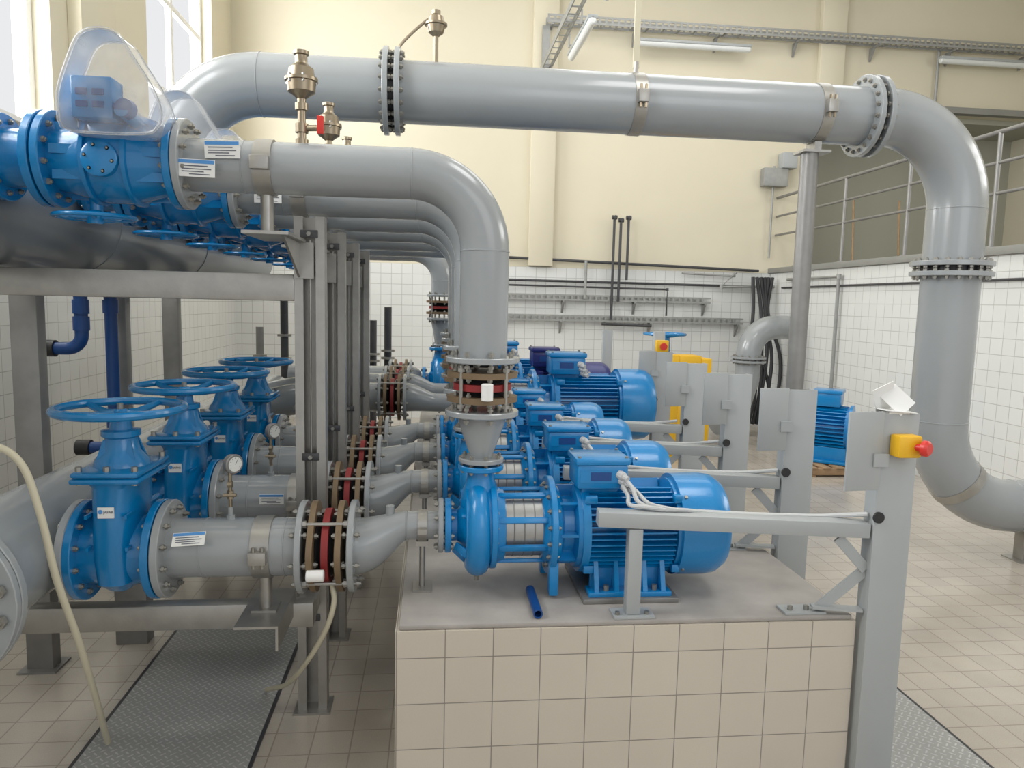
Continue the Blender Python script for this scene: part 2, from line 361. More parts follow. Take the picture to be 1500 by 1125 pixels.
    t.part("fan_cover",b,"smooth blue domed fan cover")
    for sy in (-1,1):
        b=B()
        b.bx(0.76,1.17,Y1+sy*0.19-0.05,Y1+sy*0.19+0.05,0.895,0.92,BLUE,0.004)
        for x in (0.80,0.90,1.04,1.13):
            b.prism([(x-0.011,Y1+sy*0.235,0.918),(x-0.011,Y1+sy*0.10,0.918),(x-0.011,Y1+sy*0.10,1.03),(x-0.011,Y1+sy*0.19,1.06)],(0.022,0,0),BLUE)
        b.bx(0.78,1.15,Y1+sy*0.15-0.01,Y1+sy*0.15+0.01,0.918,1.04,BLUE)
        for x in (0.85,1.09): b.cyl((x,Y1+sy*0.21,0.915),(x,Y1+sy*0.21,0.945),0.014,STEEL,6)
        t.part("motor_foot",b)
    for x0,x1 in ((0.73,0.93),(0.98,1.2)):
        b=B(); b.bx(x0,x1,Y1-0.26,Y1+0.26,0.871,0.895,INOXD,0.002); t.part("base_plate",b,"steel shim plate under the motor")
    b=B(); b.box((0.82,3.52,1.475),(0.25,0.22,0.12),BLUE,None,0.014); b.box((0.82,3.52,1.55),(0.27,0.24,0.035),BLUE,None,0.012)
    b.bx(0.73,0.91,3.47,3.62,1.38,1.44,BLUE,0.004)
    b.bx(0.71,0.93,3.407,3.411,1.45,1.51,BLUE); b.bx(0.76,0.86,3.404,3.408,1.46,1.50,BLUED)
    for x in (0.705,0.935):
        for y in (3.42,3.62): b.cyl((x,y,1.56),(x,y,1.575),0.009,STEEL,6)
    bo=t.part("terminal_box",b)
    b=B()
    for k in range(3): b.lathe((0.90+0.012*k,3.415,1.49-0.03*k),V((0.5,-0.8,-0.25)),[(0,0.022),(0.03,0.022),(0.035,0.016),(0.06,0.014)],CABLE,10)
    t.part("cable_gland",b,"grey cable glands",bo)
    for k,(dx,dz) in enumerate(((0,0),(0.025,-0.02),(-0.02,-0.035))):
        end=[(1.16,3.235,1.362-0.003*k),(1.28,3.255,1.345),(1.5,3.262,1.33),(1.8,3.24,1.325),(1.92,3.20,1.34),(2.01,3.14,1.362)]
        b=B(); b.tube(smooth([(0.92+dx*0.4,3.39,1.475+dz),(0.945+dx,3.33,1.44+dz),(0.96+dx*2,3.28,1.39+dz*0.4),(1.03+dx*2,3.235,1.368+0.004*k)]+[(p[0],p[1]+0.004*k,p[2]) for p in end],6),0.0105,CABLE,8)
        t.part("power_cable",b,"pale grey power cable")
    return t.o
def rubber_joint(c,axis,Rj,L,group,rin):
    c=V(c); x,y,z=fr3(axis)
    t=T("expansion_joint",c,"rubber expansion joint with brown rings and red band between flanges","expansion joint",group)
    for s in (-1,1):
        b=B()
        p=c+z*s*L*0.34; i=b.mi(BROWN); n=48; prof=[]
        for zz in (-0.014,0.014): prof.append([b.bm.verts.new(p+z*zz+(x*math.cos(2*pi*k/n)+y*math.sin(2*pi*k/n))*Rj*(1.0+0.045*math.cos(4*2*pi*k/n))) for k in range(n)])
        for k in range(n): b.face([prof[0][k],prof[0][(k+1)%n],prof[1][(k+1)%n],prof[1][k]],i)
        b.face(prof[0],i); b.face(prof[1],i)
        b.bolts(p,z,Rj*0.80,8,0.014,0.035,0.035,STEEL)
        t.part("backing_ring",b,"bronze-brown steel backing ring")
    b=B(); h=L*0.3
    b.lathe(c-z*h,z,[(0,rin),(0.01,Rj*0.72),(h*0.45,Rj*0.62),(h*0.8,Rj*0.72),(h,Rj*0.78),(h*1.2,Rj*0.72),(h*1.55,Rj*0.62),(2*h-0.01,Rj*0.72),(2*h,rin)],BLACK,36)
    t.part("rubber_bellows",b,"black rubber bellows")
    b=B(); b.lathe(c-z*0.016,z,[(0,Rj*0.74),(0,Rj*0.86),(0.032,Rj*0.86),(0.032,Rj*0.74)],REDR,36); t.part("centre_band",b,"dark red band")
    for a in (0.75,2.3,3.9,5.5):
        b=B()
        q=c+(x*math.cos(a)+y*math.sin(a))*Rj*0.93; b.cyl(q-z*L*0.62,q+z*L*0.62,0.009,INOX,8)
        for s in (-1,1): b.cyl(q+z*s*L*0.55,q+z*s*(L*0.55-0.018),0.018,INOX,6)
        t.part("tie_rod",b,"threaded steel tie rod")
    return t.o
def gate_valve():
    xc=-1.45; Z=1.09
    t=T("gate_valve",(xc,Y1,Z-0.24),"blue cast iron gate valve with large spoked handwheel on suction line","gate valve","row of suction gate valves")
    b=B()
    for s in (-1,1): b.flange((xc+s*0.165,Y1,Z),AX,0.235,0.035,BLUEV,12,0.014,0.02)
    b.lathe((xc-0.16,Y1,Z),AX,[(0,0.165),(0.05,0.16),(0.16,0.185),(0.27,0.16),(0.32,0.165)],BLUEV,36)
    i=b.mi(BLUEV); rings=[]
    for zz,wx,wy in ((0.92,0.05,0.11),(0.97,0.085,0.18),(1.1,0.095,0.2),(1.3,0.095,0.19),(1.42,0.1,0.175),(1.45,0.12,0.19)):
        rings.append([b.bm.verts.new(V((xc+wx*abs(math.cos(a))**0.6*(1 if math.cos(a)>0 else -1),Y1+wy*abs(math.sin(a))**0.7*(1 if math.sin(a)>0 else -1),zz))) for a in [2*pi*k/32+0.01 for k in range(32)]])
    for a,c in zip(rings,rings[1:]):
        for k in range(32): b.face([a[k],a[(k+1)%32],c[(k+1)%32],c[k]],i)
    b.face(rings[0],i); b.face(rings[-1],i)
    for zz in (1.15,1.3):
        for sx in (-1,1): b.bx(xc+sx*0.085-0.006,xc+sx*0.085+0.006,Y1-0.2,Y1+0.2,zz-0.008,zz+0.008,BLUEV)
    t.part("valve_body",b)
    b=B()
    b.box((xc,Y1,1.462),(0.30,0.42,0.026),BLUEV,None,0.012); b.box((xc,Y1,1.49),(0.29,0.41,0.026),BLUEV,None,0.012)
    for sx in (-0.12,0,0.12):
        for sy in (-0.17,0.17): b.cyl((xc+sx,Y1+sy,1.44),(xc+sx,Y1+sy,1.525),0.014,STEEL,6)
    b.lathe((xc,Y1,1.50),AZ,[(0,0.125),(0.03,0.115),(0.07,0.08),(0.13,0.07),(0.14,0.085),(0.165,0.085),(0.17,0.05),(0.21,0.045)],BLUEV,28)
    b.cyl((xc,Y1,1.7),(xc,Y1,1.79),0.014,STEEL,10)
    for a in range(4):
        d=V((math.cos(a*pi/2+0.78),math.sin(a*pi/2+0.78),0)); b.beam(V((xc,Y1,1.53))+d*0.1,V((xc,Y1,1.62))+d*0.065,0.012,0.03,BLUEV)
    t.part("bonnet",b)
    b=B(); wheel(b,(xc,Y1,1.765),AZ,0.275,0.02,BLUEV,0.03); t.part("handwheel",b)
    b=B(); b.box((xc,Y1-0.193,1.32),(0.07,0.006,0.05),WHITE); b.cyl((xc-0.022,Y1-0.199,1.325),(xc-0.022,Y1-0.196,1.325),0.010,LBL,12)
    pl=t.part("name_plate",b,"white maker's plate with blue emblem")
    cu=bpy.data.curves.new("lettering",'FONT'); cu.body="JAFAR"; cu.size=0.016; cu.extrude=0.0006
    fo=bpy.data.objects.new("tmp",cu); sc.collection.objects.link(fo); bpy.context.view_layer.update()
    me=bpy.data.meshes.new_from_object(fo); bpy.data.objects.remove(fo)
    me.transform(Matrix.Translation((-0.009,-0.1975,1.318-t.loc.z))@Matrix.Rotation(pi/2,4,'X')); me.materials.clear(); me.materials.append(INK)
    lo=bpy.data.objects.new("lettering",me); sc.collection.objects.link(lo); lo.parent=pl
    return t.o
def tag(x,y,z,w,h,M,group="name tags on the pipes"):
    b=B(); b.box((x,y,z),(w,0.003,h),WHITE,M)
    def q(dx,dz,sw,sh,mt): b.box(V((x,y,z))+M@V((dx,-0.0022,dz)),(sw,0.002,sh),mt,M)
    q(0,h*0.36,w*0.96,h*0.2,LBL); q(-w*0.05,h*0.12,w*0.7,h*0.06,INK); q(0,-h*0.05,w*0.8,h*0.05,INK); q(-w*0.1,-h*0.2,w*0.6,h*0.05,INK); q(w*0.08,-h*0.35,w*0.55,h*0.05,INK)
    return solo("pipe_tag",b,(x,y,z-h/2),"small white tag with blue header fixed on a grey pipe","tag",group)
def suction():
    r=[]; Z=1.09
    t=T("suction_pipe",(-0.95,Y1,Z-0.14),"short grey painted suction pipe with bolted end flanges","pipe","suction pipes")
    b=B(); b.cyl((-1.24,Y1,Z),(-0.62,Y1,Z),0.14,GREY,44); b.lathe((-0.96,Y1,Z+0.13),AZ,[(0,0.02),(0.03,0.02),(0.03,0.012),(0.07,0.012)],GREY,12)
    for x in (-1.08,-0.70): b.lathe((x,Y1,Z),AX,[(0,0.139),(0.002,0.1425),(0.008,0.1425),(0.010,0.139)],GREY,44)
    t.part("pipe_body",b)
    b=B(); b.flange((-1.245,Y1,Z),AX,0.232,0.035,GREY,12,0.014,0.03); t.part("flange",b)
    b=B(); b.flange((-0.615,Y1,Z),AX,0.225,0.03,GREY,8,0.014,0.03); t.part("flange",b)
    r.append(t.o)
    r.append(rubber_joint((-0.495,Y1,Z),AX,0.215,0.19,"suction expansion joints",0.14))
    t=T("reducer",(-0.2,Y1,Z-0.1),"grey eccentric pipe reducer narrowing toward the pump inlet","pipe reducer","suction reducers")
    b=B(); pts=[];rr=[]
    for k in range(15):
        s=k/14; e=s*s*(3-2*s); e2=0.35*s+0.65*e; pts.append(V((-0.355+0.23*s,Y1,Z+(ZA-Z)*(0.45*s+0.55*e)))); rr.append(0.14-0.070*e2)
    pts=[V((-0.385,Y1,Z))]+pts+[V((0.06,Y1,ZA))]; rr=[0.14]+rr+[0.070]
    b.tube(pts,rr,GREY,36); b.lathe((-0.2,Y1,ZA+0.05),AZ,[(0,0.022),(0.05,0.022),(0.052,0.016)],GREY,12)
    b.lathe((-0.125,Y1,ZA),AX,[(0,0.069),(0.003,0.073),(0.008,0.073),(0.011,0.069)],GREY,32); t.part("reducer_body",b)
    b=B(); b.flange((-0.375,Y1,Z),AX,0.225,0.03,GREY,8,0.014,0.03); t.part("flange",b)
    b=B(); b.flange((0.05,Y1,ZA),AX,0.135,0.026,GREY,8,0.012,0.02); t.part("flange",b)
    r.append(t.o)
    t=T("pipe_support",(-0.04,Y1-0.02,0.87),"stainless pipe clamp on a thin stem bolted to the plinth","pipe support","clamps under pump inlets")
    b=B(); clamp(b,(-0.04,Y1,ZA),AX,0.071,0.045); 
    for s in (-1,1): b.bx(-0.062,-0.018,Y1-0.115 if s<0 else Y1+0.075,Y1-0.075 if s<0 else Y1+0.115,ZA-0.012,ZA+0.012,INOX)
    t.part("clamp_band",b)
    b=B(); b.cyl((-0.04,Y1,0.875),(-0.04,Y1,ZA-0.075),0.014,INOX,12); b.bx(-0.085,0.005,Y1-0.07,Y1+0.07,0.871,0.88,INOX); b.bx(-0.07,-0.01,Y1-0.03,Y1+0.03,ZA-0.1,ZA-0.074,INOX); t.part("stem",b)
    r.append(t.o)
    t=T("pipe_support",(-0.80,Y1,0.76),"wide stainless clamp band with stem standing on an angle bracket","pipe support","clamps under suction pipes")
    b=B(); clamp(b,(-0.80,Y1,Z),AX,0.142,0.085); b.bx(-0.84,-0.76,Y1-0.19,Y1-0.145,Z-0.03,Z+0.03,INOX,0.004); b.bx(-0.84,-0.76,Y1+0.145,Y1+0.19,Z-0.03,Z+0.03,INOX,0.004)
    for dx in (-0.02,0.02): b.cyl((-0.8+dx,Y1-0.17,Z-0.05),(-0.8+dx,Y1-0.17,Z+0.05),0.009,STEEL,6)
    t.part("clamp_band",b)
    b=B(); b.cyl((-0.80,Y1,0.79),(-0.80,Y1,0.955),0.03,INOX,16); b.bx(-0.86,-0.74,Y1-0.06,Y1+0.06,0.78,0.79,INOX)
    b.bx(-0.90,-0.70,Y1-0.22,Y1+0.25,0.768,0.78,INOX); b.bx(-0.712,-0.70,Y1-0.22,Y1+0.25,0.66,0.768,INOX); t.part("angle_bracket",b)
    r.append(t.o)
    t=T("pressure_gauge",(-0.96,Y1,1.28),"round pressure gauge with white dial on a thin brass stem","pressure gauge","gauges on suction pipes")
    b=B(); b.cyl((-0.96,Y1,1.28),(-0.96,Y1,1.46),0.009,BRASS,10); b.lathe((-0.96,Y1,1.33),AZ,[(0,0.016),(0.04,0.016)],BRASS,6); b.cyl((-0.99,Y1-0.01,1.35),(-0.93,Y1-0.01,1.35),0.009,BRASS,8); b.cyl((-0.97,Y1,1.40),(-0.95,Y1,1.40),0.018,BRASS,8); t.part("stem",b)
    gd=V((0.95,-0.8,0)).normalized()
    b=B(); b.lathe((-0.96,Y1+0.015,1.50),gd,[(0,0.045),(0.03,0.048),(0.035,0.044)],INOXD,28); t.part("gauge_case",b)
    b=B(); c0=V((-0.96,Y1+0.015,1.50))+gd*0.0355; b.lathe(c0,gd,[(0,0.036),(0.001,0.036)],GLASS,28)
    sd=gd.cross(AZ)
    b.beam(c0+gd*0.002,c0+gd*0.002+AZ*0.024-sd*0.016,0.003,0.001,INK)
    for k in range(9):
        a=-0.6+k*(pi+1.2)/8; d=sd*math.cos(a)+AZ*math.sin(a); b.beam(c0+gd*0.0015+d*0.026,c0+gd*0.0015+d*0.033,0.002,0.001,INK)
    t.part("dial",b)
    r.append(t.o)
    return r
def discharge(x0=0.245,zb=2.02,Zt=2.89,rr=0.118,xs=-1.12,group="discharge pipes"):
    t=T("discharge_pipe",(x0,Y1,zb),"grey painted discharge pipe with long elbow above the pump","pipe",group)
    Rb=0.35
    b=B(); pts=[V((xs+0.01,Y1,Zt)),V((x0-Rb,Y1,Zt))]+arc((x0-Rb,Y1,Zt-Rb),AZ,AX,Rb,0.0,pi/2,18)[1:]+[V((x0,Y1,zb))]
    b.tube(pts,rr,GREY,44)
    for p,a in (((x0-Rb,Y1,Zt),AX),((x0,Y1,Zt-Rb),AZ),((-0.86,Y1,Zt),AX)): b.lathe(V(p)-V(a)*0.004,a,[(0,rr-0.001),(0.002,rr+0.0025),(0.006,rr+0.0025),(0.008,rr-0.001)],GREY,44)
    t.part("pipe_body",b)
    b=B(); b.flange((xs,Y1,Zt),AX,0.2,0.032,GREY,12,0.014,0.03); t.part("flange",b)
    b=B(); b.flange((x0,Y1,zb),AZ,0.18,0.028,GREY,8,0.014,0.03); t.part("flange",b)
    return t.o
def cone(x0=0.245,z0=1.512,z1=1.76,r0=0.055,r1=0.115):
    t=T("reducer",(x0,Y1,z0),"grey conical reducer on the pump outlet","pipe reducer","discharge reducers")
    b=B(); b.lathe((x0,Y1,z0),AZ,[(0,r0),(0.03,r0),(z1-z0-0.05,r1),(z1-z0,r1)],GREY,36); t.part("reducer_body",b)
    b=B(); b.flange((x0,Y1,z0+0.012),AZ,0.112,0.024,GREY,8,0.011,0.018); t.part("flange",b)
    b=B(); b.flange((x0,Y1,z1),AZ,0.18,0.028,GREY,8,0.014,0.03); t.part("flange",b)
    return t.o
def check_valve():
    Z=2.89; xc=-1.41
    t=T("check_valve",(xc,Y1,Z-0.2),"blue lever-weight check valve bolted into the upper pipe","check valve","row of upper check valves")
    b=B()
    b.flange((-1.155,Y1,Z),AX,0.2,0.032,BLUEV,12,0.014,0.02); b.flange((-1.68,Y1,Z),AX,0.21,0.035,BLUEV,12,0.014,0.02)
    b.lathe((-1.67,Y1,Z),AX,[(0,0.14),(0.06,0.15),(0.2,0.185),(0.33,0.185),(0.45,0.15),(0.51,0.14)],BLUEV,40)
    for x in (-1.50,-1.33): b.lathe((x-0.012,Y1,Z),AX,[(0,0.178),(0.003,0.196),(0.021,0.196),(0.024,0.178)],BLUEV,40)
    b.lathe((-1.42,Y1-0.17,Z-0.02),-AY,[(0,0.075),(0.035,0.075),(0.04,0.065)],BLUEV,24); b.bolts((-1.42,Y1-0.19,Z-0.02),AY,0.057,6,0.009,0.025,0.01,STEEL)
    b.lathe((xc-0.02,Y1,Z+0.06),AZ,[(0,0.17),(0.09,0.15),(0.095,0.185),(0.12,0.185),(0.125,0.1),(0.135,0)],BLUEV,32)
    b.bolts((xc-0.02,Y1,Z+0.165),AZ,0.165,8,0.012,0.02,0.03,STEEL)
    b.cyl((-1.30,Y1-0.26,Z+0.17),(-1.30,Y1+0.1,Z+0.13),0.028,BLUEV,16)
    for a in (0.9,2.2,3.0,3.7,5.0): b.beam(V((-1.64,Y1+0.155*math.cos(a),Z+0.155*math.sin(a))),V((-1.18,Y1+0.155*math.cos(a),Z+0.155*math.sin(a))),0.014,0.04,BLUEV)
    t.part("valve_body",b)
    b=B(); b.box((-1.42,Y1-0.19,3.11),(0.165,0.12,0.17),BLUEV,None,0.008)
    for z in (3.08,3.13): b.bx(-1.48,-1.435,Y1-0.258,Y1-0.249,z-0.012,z+0.012,BLUED); b.bx(-1.415,-1.37,Y1-0.258,Y1-0.249,z-0.012,z+0.012,BLUED)
    t.part("counterweight",b,"square blue counterweight block")
    b=B(); b.beam((-1.34,Y1-0.235,3.08),(-1.26,Y1-0.235,3.06),0.03,0.02,BLUED,0.003); b.lathe((-1.29,Y1-0.26,3.07),AY,[(0,0.038),(0.04,0.042)],BLUED,16); t.part("lever",b)
    b=B(); out=[(-1.66,3.06),(-1.66,3.18),(-1.61,3.33),(-1.56,3.43),(-1.48,3.46),(-1.40,3.44),(-1.34,3.35),(-1.26,3.22),(-1.225,3.12),(-1.24,3.05),(-1.31,3.015),(-1.61,3.015)]
    out=[(x*0.925,2.3+(z-2.3)*0.925) for x,z in out]
    pp=smooth([(x,0,z) for x,z in out]+[(out[0][0],0,out[0][1])],4)[:-1]
    b.prism([(p.x,Y1-0.285,p.z) for p in pp],(0,0.16,0),CLEAR)
    for yy in (-0.285,-0.125): b.tube([(p.x,Y1+yy,p.z) for p in pp],0.007,CLEAR,6,True)
    t.part("clear_guard",b,"transparent plastic guard over the counterweight")
    b=B(); b.cyl((-1.52,Y1,2.64),(-1.52,Y1,2.75),0.03,BLUEV,14); wheel(b,(-1.52,Y1-0.02,2.64),AZ,0.165,0.010,BLUEV,0.0); t.part("handwheel",b)
    t2=T("spool_piece",(-1.85,Y1,Z-0.14),"blue cast connection between valve and manifold","pipe fitting","blue manifold connections")
    b=B(); b.flange((-1.725,Y1,Z),AX,0.21,0.035,BLUEV,0)
    b.lathe((-1.74,Y1,Z),-AX,[(0,0.13),(0.06,0.125),(0.14,0.13),(0.24,0.14)],BLUEV,36)
    b.flange((-1.90,Y1,Z),AX,0.19,0.03,BLUEV,10,0.013,0.02)
    t2.part("fitting_body",b)
    return [t.o,t2.o]
def air_valve():
    Z=3.005; x=-0.61
    t=T("air_valve",(x,Y1,Z),"nickel-brass air release valve with red lever tap on grey pipe","air valve","air release valves")
    b=B(); b.lathe((x,Y1,Z-0.01),AZ,[(0,0.03),(0.03,0.03),(0.03,0.02),(0.06,0.02),(0.06,0.03),(0.10,0.03),(0.10,0.018),(0.16,0.018),(0.16,0.03),(0.19,0.03),(0.19,0.02),(0.21,0.02)],BRASS,12); t.part("ball_tap",b)
    b=B(); b.lathe((x,Y1,Z+0.2),AZ,[(0,0.02),(0.02,0.045),(0.03,0.062),(0.075,0.066),(0.077,0.075),(0.09,0.075),(0.092,0.062),(0.135,0.055),(0.15,0.035),(0.16,0.028),(0.19,0.028),(0.195,0.035),(0.21,0.035),(0.215,0.02),(0.22,0)],BRASS,24)
    for k in range(6): b.cyl((x+0.066*math.cos(k),Y1+0.066*math.sin(k),Z+0.265),(x+0.066*math.cos(k),Y1+0.066*math.sin(k),Z+0.3),0.007,STEEL,6)
    t.part("valve_head",b)
    b=B(); b.lathe((x,Y1,Z+0.07),V((1,-0.3,0)),[(0,0.014),(0.11,0.014)],BRASS,10); b.bx(x+0.075,x+0.105,Y1-0.05,Y1-0.03,Z+0.04,Z+0.12,RED,0.003); t.part("tap_lever",b,"red tap lever")
    return t.o
def frame():
    Yf=4.05
    t=T("support_frame",(-0.645,Yf,0),"stainless steel pipe support frame with channel post and cross beams","support frame","stainless pipe support frames")
    b=B(); x=-0.645; z1=2.72
    b.bx(x-0.07,x+0.07,Yf+0.03,Yf+0.037,0.012,z1,INOX)
    for s in (-1,1):
        b.bx(x+s*0.074-0.004,x+s*0.074+0.004,Yf-0.044,Yf+0.038,0.012,z1,INOX)
        b.bx(x+s*0.055-0.023,x+s*0.055+0.023,Yf-0.05,Yf-0.0445,0.012,z1,INOX)
    for z in (0.55,1.45,z1-0.09): b.bx(x-0.045,x+0.045,Yf-0.058,Yf-0.0505,z-0.02,z+0.02,DARK,0.003); b.cyl((x,Yf-0.075,z),(x,Yf-0.05,z),0.012,STEEL,6)
    b.cyl((x,Yf-0.03,0.6),(x,Yf-0.03,2.6),0.006,STEEL,8)
    b.bx(x-0.1,x+0.1,Yf-0.09,Yf+0.09,0,0.012,INOX)
    t.part("post",b)
    b=B(); b.bx(-3.3,-0.725,Yf-0.05,Yf+0.05,2.28,2.42,INOX,0.006); t.part("top_beam",b)
    b=B(); b.bx(-2.2,-0.60,Yf-0.29,Yf-0.2,0.60,0.73,INOX,0.006); b.bx(-0.70,-0.6,Yf-0.199,Yf-0.051,0.62,0.71,INOX,0.004); t.part("lower_rail",b)
    t2=T("pipe_support",(-0.77,Y1,2.55),"stainless clamp on the upper pipe carried by a welded cantilever bracket","pipe support","clamps on discharge pipes")
    b=B(); clamp(b,(-0.77,Y1,2.89),AX,0.12,0.08); b.bx(-0.81,-0.73,Y1-0.165,Y1-0.125,2.86,2.92,INOX,0.004); t2.part("clamp_band",b)
    b=B(); b.cyl((-0.77,Y1,2.60),(-0.77,Y1,2.775),0.03,INOX,16); b.bx(-0.87,-0.66,Y1-0.08,Yf-0.06,2.585,2.60,INOX)
    b.prism([(-0.70,Y1-0.04,2.584),(-0.70,Yf-0.061,2.584),(-0.70,Yf-0.061,2.40)],(0.012,0,0),INOX); b.bx(-0.72,-0.62,Yf-0.07,Yf-0.06,2.4,2.584,INOX); t2.part("cantilever_bracket",b)
    return [t.o,t2.o]
def stand():
    t=T("control_stand",(2.11,3.15,0),"grey painted steel channel stand with cable arm and mounting plate","equipment stand","cable stands beside the pumps")
    b=B(); x0,x1=2.02,2.20
    b.bx(x0,x1,3.10,3.112,0.01,1.84,GREY2,0.002); b.bx(x0+0.002,x0+0.012,3.1125,3.19,0.01,1.838,GREY2); b.bx(x1-0.012,x1-0.002,3.1125,3.19,0.01,1.838,GREY2)
    b.bx(x0-0.01,x1+0.05,3.06,3.24,0,0.0095,GREY2); b.bx(x0+0.014,x1-0.014,3.1125,3.18,1.822,1.834,BLACK); t.part("upright",b)
    b=B(); b.box((1.935,3.085,1.67),(0.18,0.012,0.36),GREY2,Matrix.Rotation(0.12,3,'Z'),0.003); b.bx(1.98,2.05,3.075,3.0995,1.6,1.66,GREY2)
    t.part("mounting_plate",b)
    b=B(); b.beam((0.76,3.24,1.33),(2.018,3.155,1.29),0.085,0.07,GREY2,0.004); t.part("cable_arm",b)
    b=B(); b.bx(0.90,0.965,3.19,3.25,0.88,1.285,GREY2,0.004); b.bx(0.84,1.03,3.165,3.275,0.871,0.88,GREY2)
    for x in (0.86,1.0): b.cyl((x,3.2,0.88),(x,3.2,0.895),0.011,STEEL,6)
    t.part("arm_post",b)
    b=B(); b.bx(1.66,1.86,3.17,3.27,0.871,0.88,GREY2); b.beam((1.8,3.2,0.9),(2.02,3.15,0.9),0.05,0.012,GREY2); b.beam((1.83,3.2,0.885),(2.02,3.15,1.09),0.014,0.05,GREY2)
    for x in (1.70,1.78): b.cyl((x,3.21,0.88),(x,3.21,0.9),0.012,STEEL,6)
    t.part("foot_bracket",b)
    b=B(); b.beam((1.88,3.15,1.25),(2.02,3.14,1.10),0.012,0.05,GREY2); t.part("arm_brace",b)
    b=B(); b.lathe((2.035,3.088,1.36),AY,[(0,0.016),(0,0.026),(0.011,0.026),(0.011,0.016)],BLACK,24); t.part("cable_grommet",b,"black round cable grommet")
    return t
def add_stop(t,dx=0,dy=0):
    b=B(); b.box((2.115+dx,3.06+dy,1.70),(0.11,0.075,0.10),YEL,None,0.01); e=t.part("emergency_stop",b,"yellow emergency stop box")
    b=B(); b.lathe((2.145+dx,3.03+dy,1.70),V((0.45,-0.89,0)),[(0,0.016),(0.03,0.016),(0.032,0.036),(0.05,0.036),(0.06,0.026)],RED,24); t.part("stop_button",b,"red mushroom push button",e)

tmpl=[build_pump(),gate_valve()]+suction()+[discharge(),cone(),rubber_joint((0.245,Y1,1.89),AZ,0.165,0.175,"discharge expansion joints",0.11)]+check_valve()+[air_valve()]+frame()
copies(tmpl,[(0,0.9,0),(0,1.8,0),(0,2.7,0)])
st=stand()
copies([st.o],[(0.0,0.9,0),(0.01,1.8,0),(0.03,2.7,0)])
c=copies([st.o],[(0.2,4.1,0)])[0]
for ch in list(c.children):
    if ch.name.split('.')[0] in("cable_arm","arm_post","arm_brace","foot_bracket"): bpy.data.objects.remove(ch)
add_stop(st)
t5=T("control_stand",(2.6,8.3,0),"grey steel post carrying a yellow emergency stop box","equipment stand","cable stands beside the pumps")
b=B(); b.bx(2.53,2.65,8.25,8.33,0,2.0,GREY2,0.003); t5.part("upright",b)
b=B(); b.box((2.6,8.2,1.84),(0.14,0.08,0.14),YEL,None,0.01); e=t5.part("emergency_stop",b)
b=B(); b.lathe((2.6,8.16,1.84),-AY,[(0,0.02),(0.02,0.02),(0.02,0.04),(0.04,0.04)],RED,20); t5.part("stop_button",b,"red push button",e)
t6=T("control_stand",(2.2,9.2,0),"plain grey steel post with small plate beside the pumps","equipment stand","cable stands beside the pumps")
b=B(); b.bx(2.14,2.26,9.16,9.24,0,1.98,GREY2,0.003); t6.part("upright",b)
# units 5, 6, 7 : larger pumps
for n,yy in enumerate((7.2,8.15,9.05)):
    rx=(0.28,0.36,-0.12)[n]; sx_=(1.35,1.15,1.3)[n]; sz_=(1.38,1.36,1.38)[n]; xn=rx+0.175*sx_
    for src in tmpl:
        nm=src.name.split('.')[0]
        if nm=="pump":
            c=cp(src); c.location=(rx,yy,0.87); c.scale=(sx_,1.32,sz_)
            c["label"]=("larger bright blue centrifugal pump with big finned motor","centrifugal pump with dark indigo-blue motor and terminal box","blue centrifugal pump with motor at the end of the plinth")[n]
            for ch in list(c.children_recursive):
                if ch.name.split('.')[0]=="power_cable": bpy.data.objects.remove(ch)
            if n==1:
                for ch in c.children_recursive:
                    if ch.name.split('.')[0] in("motor_body","fan_cover","terminal_box","motor_foot"):
                        ch.data=ch.data.copy()
                        for k in range(len(ch.data.materials)):
                            if ch.data.materials[k].name==BLUE.name: ch.data.materials[k]=PURP
        elif nm=="gate_valve" and n<2:
            c=cp(src); c.location=src.location+V((0.45,yy-Y1,0.27)); c["label"]="tall blue gate valve with handwheel on the larger suction line"
        elif nm in("check_valve","spool_piece"):
            c=cp(src); c.location=src.location+V((0,yy-Y1,0))
    Ykeep=Y1; Y1=yy
    discharge(xn,2.36,2.89,0.13); cone(xn,0.87+0.642*sz_,2.08,0.08,0.125); rubber_joint((xn,Y1,2.22),AZ,0.18,0.2,"discharge expansion joints",0.12)
    za=0.87+0.32*sz_; xa=-0.80 if n<2 else -1.2
    t=T("suction_pipe",(-0.6,Y1,1.2),"short grey suction pipe ahead of the expansion joint","pipe","suction pipes")
    b=B(); b.cyl((xa if n<2 else -1.7,Y1,1.36),(-0.50,Y1,1.36),0.14,GREY,28); t.part("pipe_body",b)
    b=B(); b.flange((xa,Y1,1.36),AX,0.235,0.035,GREY,12,0.014,0.02); t.part("flange",b)
    b=B(); b.flange((-0.50,Y1,1.36),AX,0.225,0.03,GREY,8,0.014,0.02); t.part("flange",b)
    rubber_joint((-0.38,Y1,1.36),AX,0.215,0.19,"suction expansion joints",0.14)
    t=T("reducer",(-0.1,Y1,1.25),"grey eccentric pipe reducer narrowing toward the pump inlet","pipe reducer","suction reducers")
    b=B(); pts=[];rr=[]
    for k in range(11):
        s=k/10; e=s*s*(3-2*s); pts.append(V((-0.26+0.12*s if n==2 else -0.26+0.3*s,Y1,1.36+(za-1.36)*e))); rr.append(0.14-0.05*e)
    b.tube([V((-0.27,Y1,1.36))]+pts+[V((rx+0.01,Y1,za))],[0.14]+rr+[0.09],GREY,28); t.part("reducer_body",b)
    b=B(); b.flange((-0.26,Y1,1.36),AX,0.225,0.03,GREY,8,0.014,0.02); t.part("flange",b)
    Y1=Ykeep
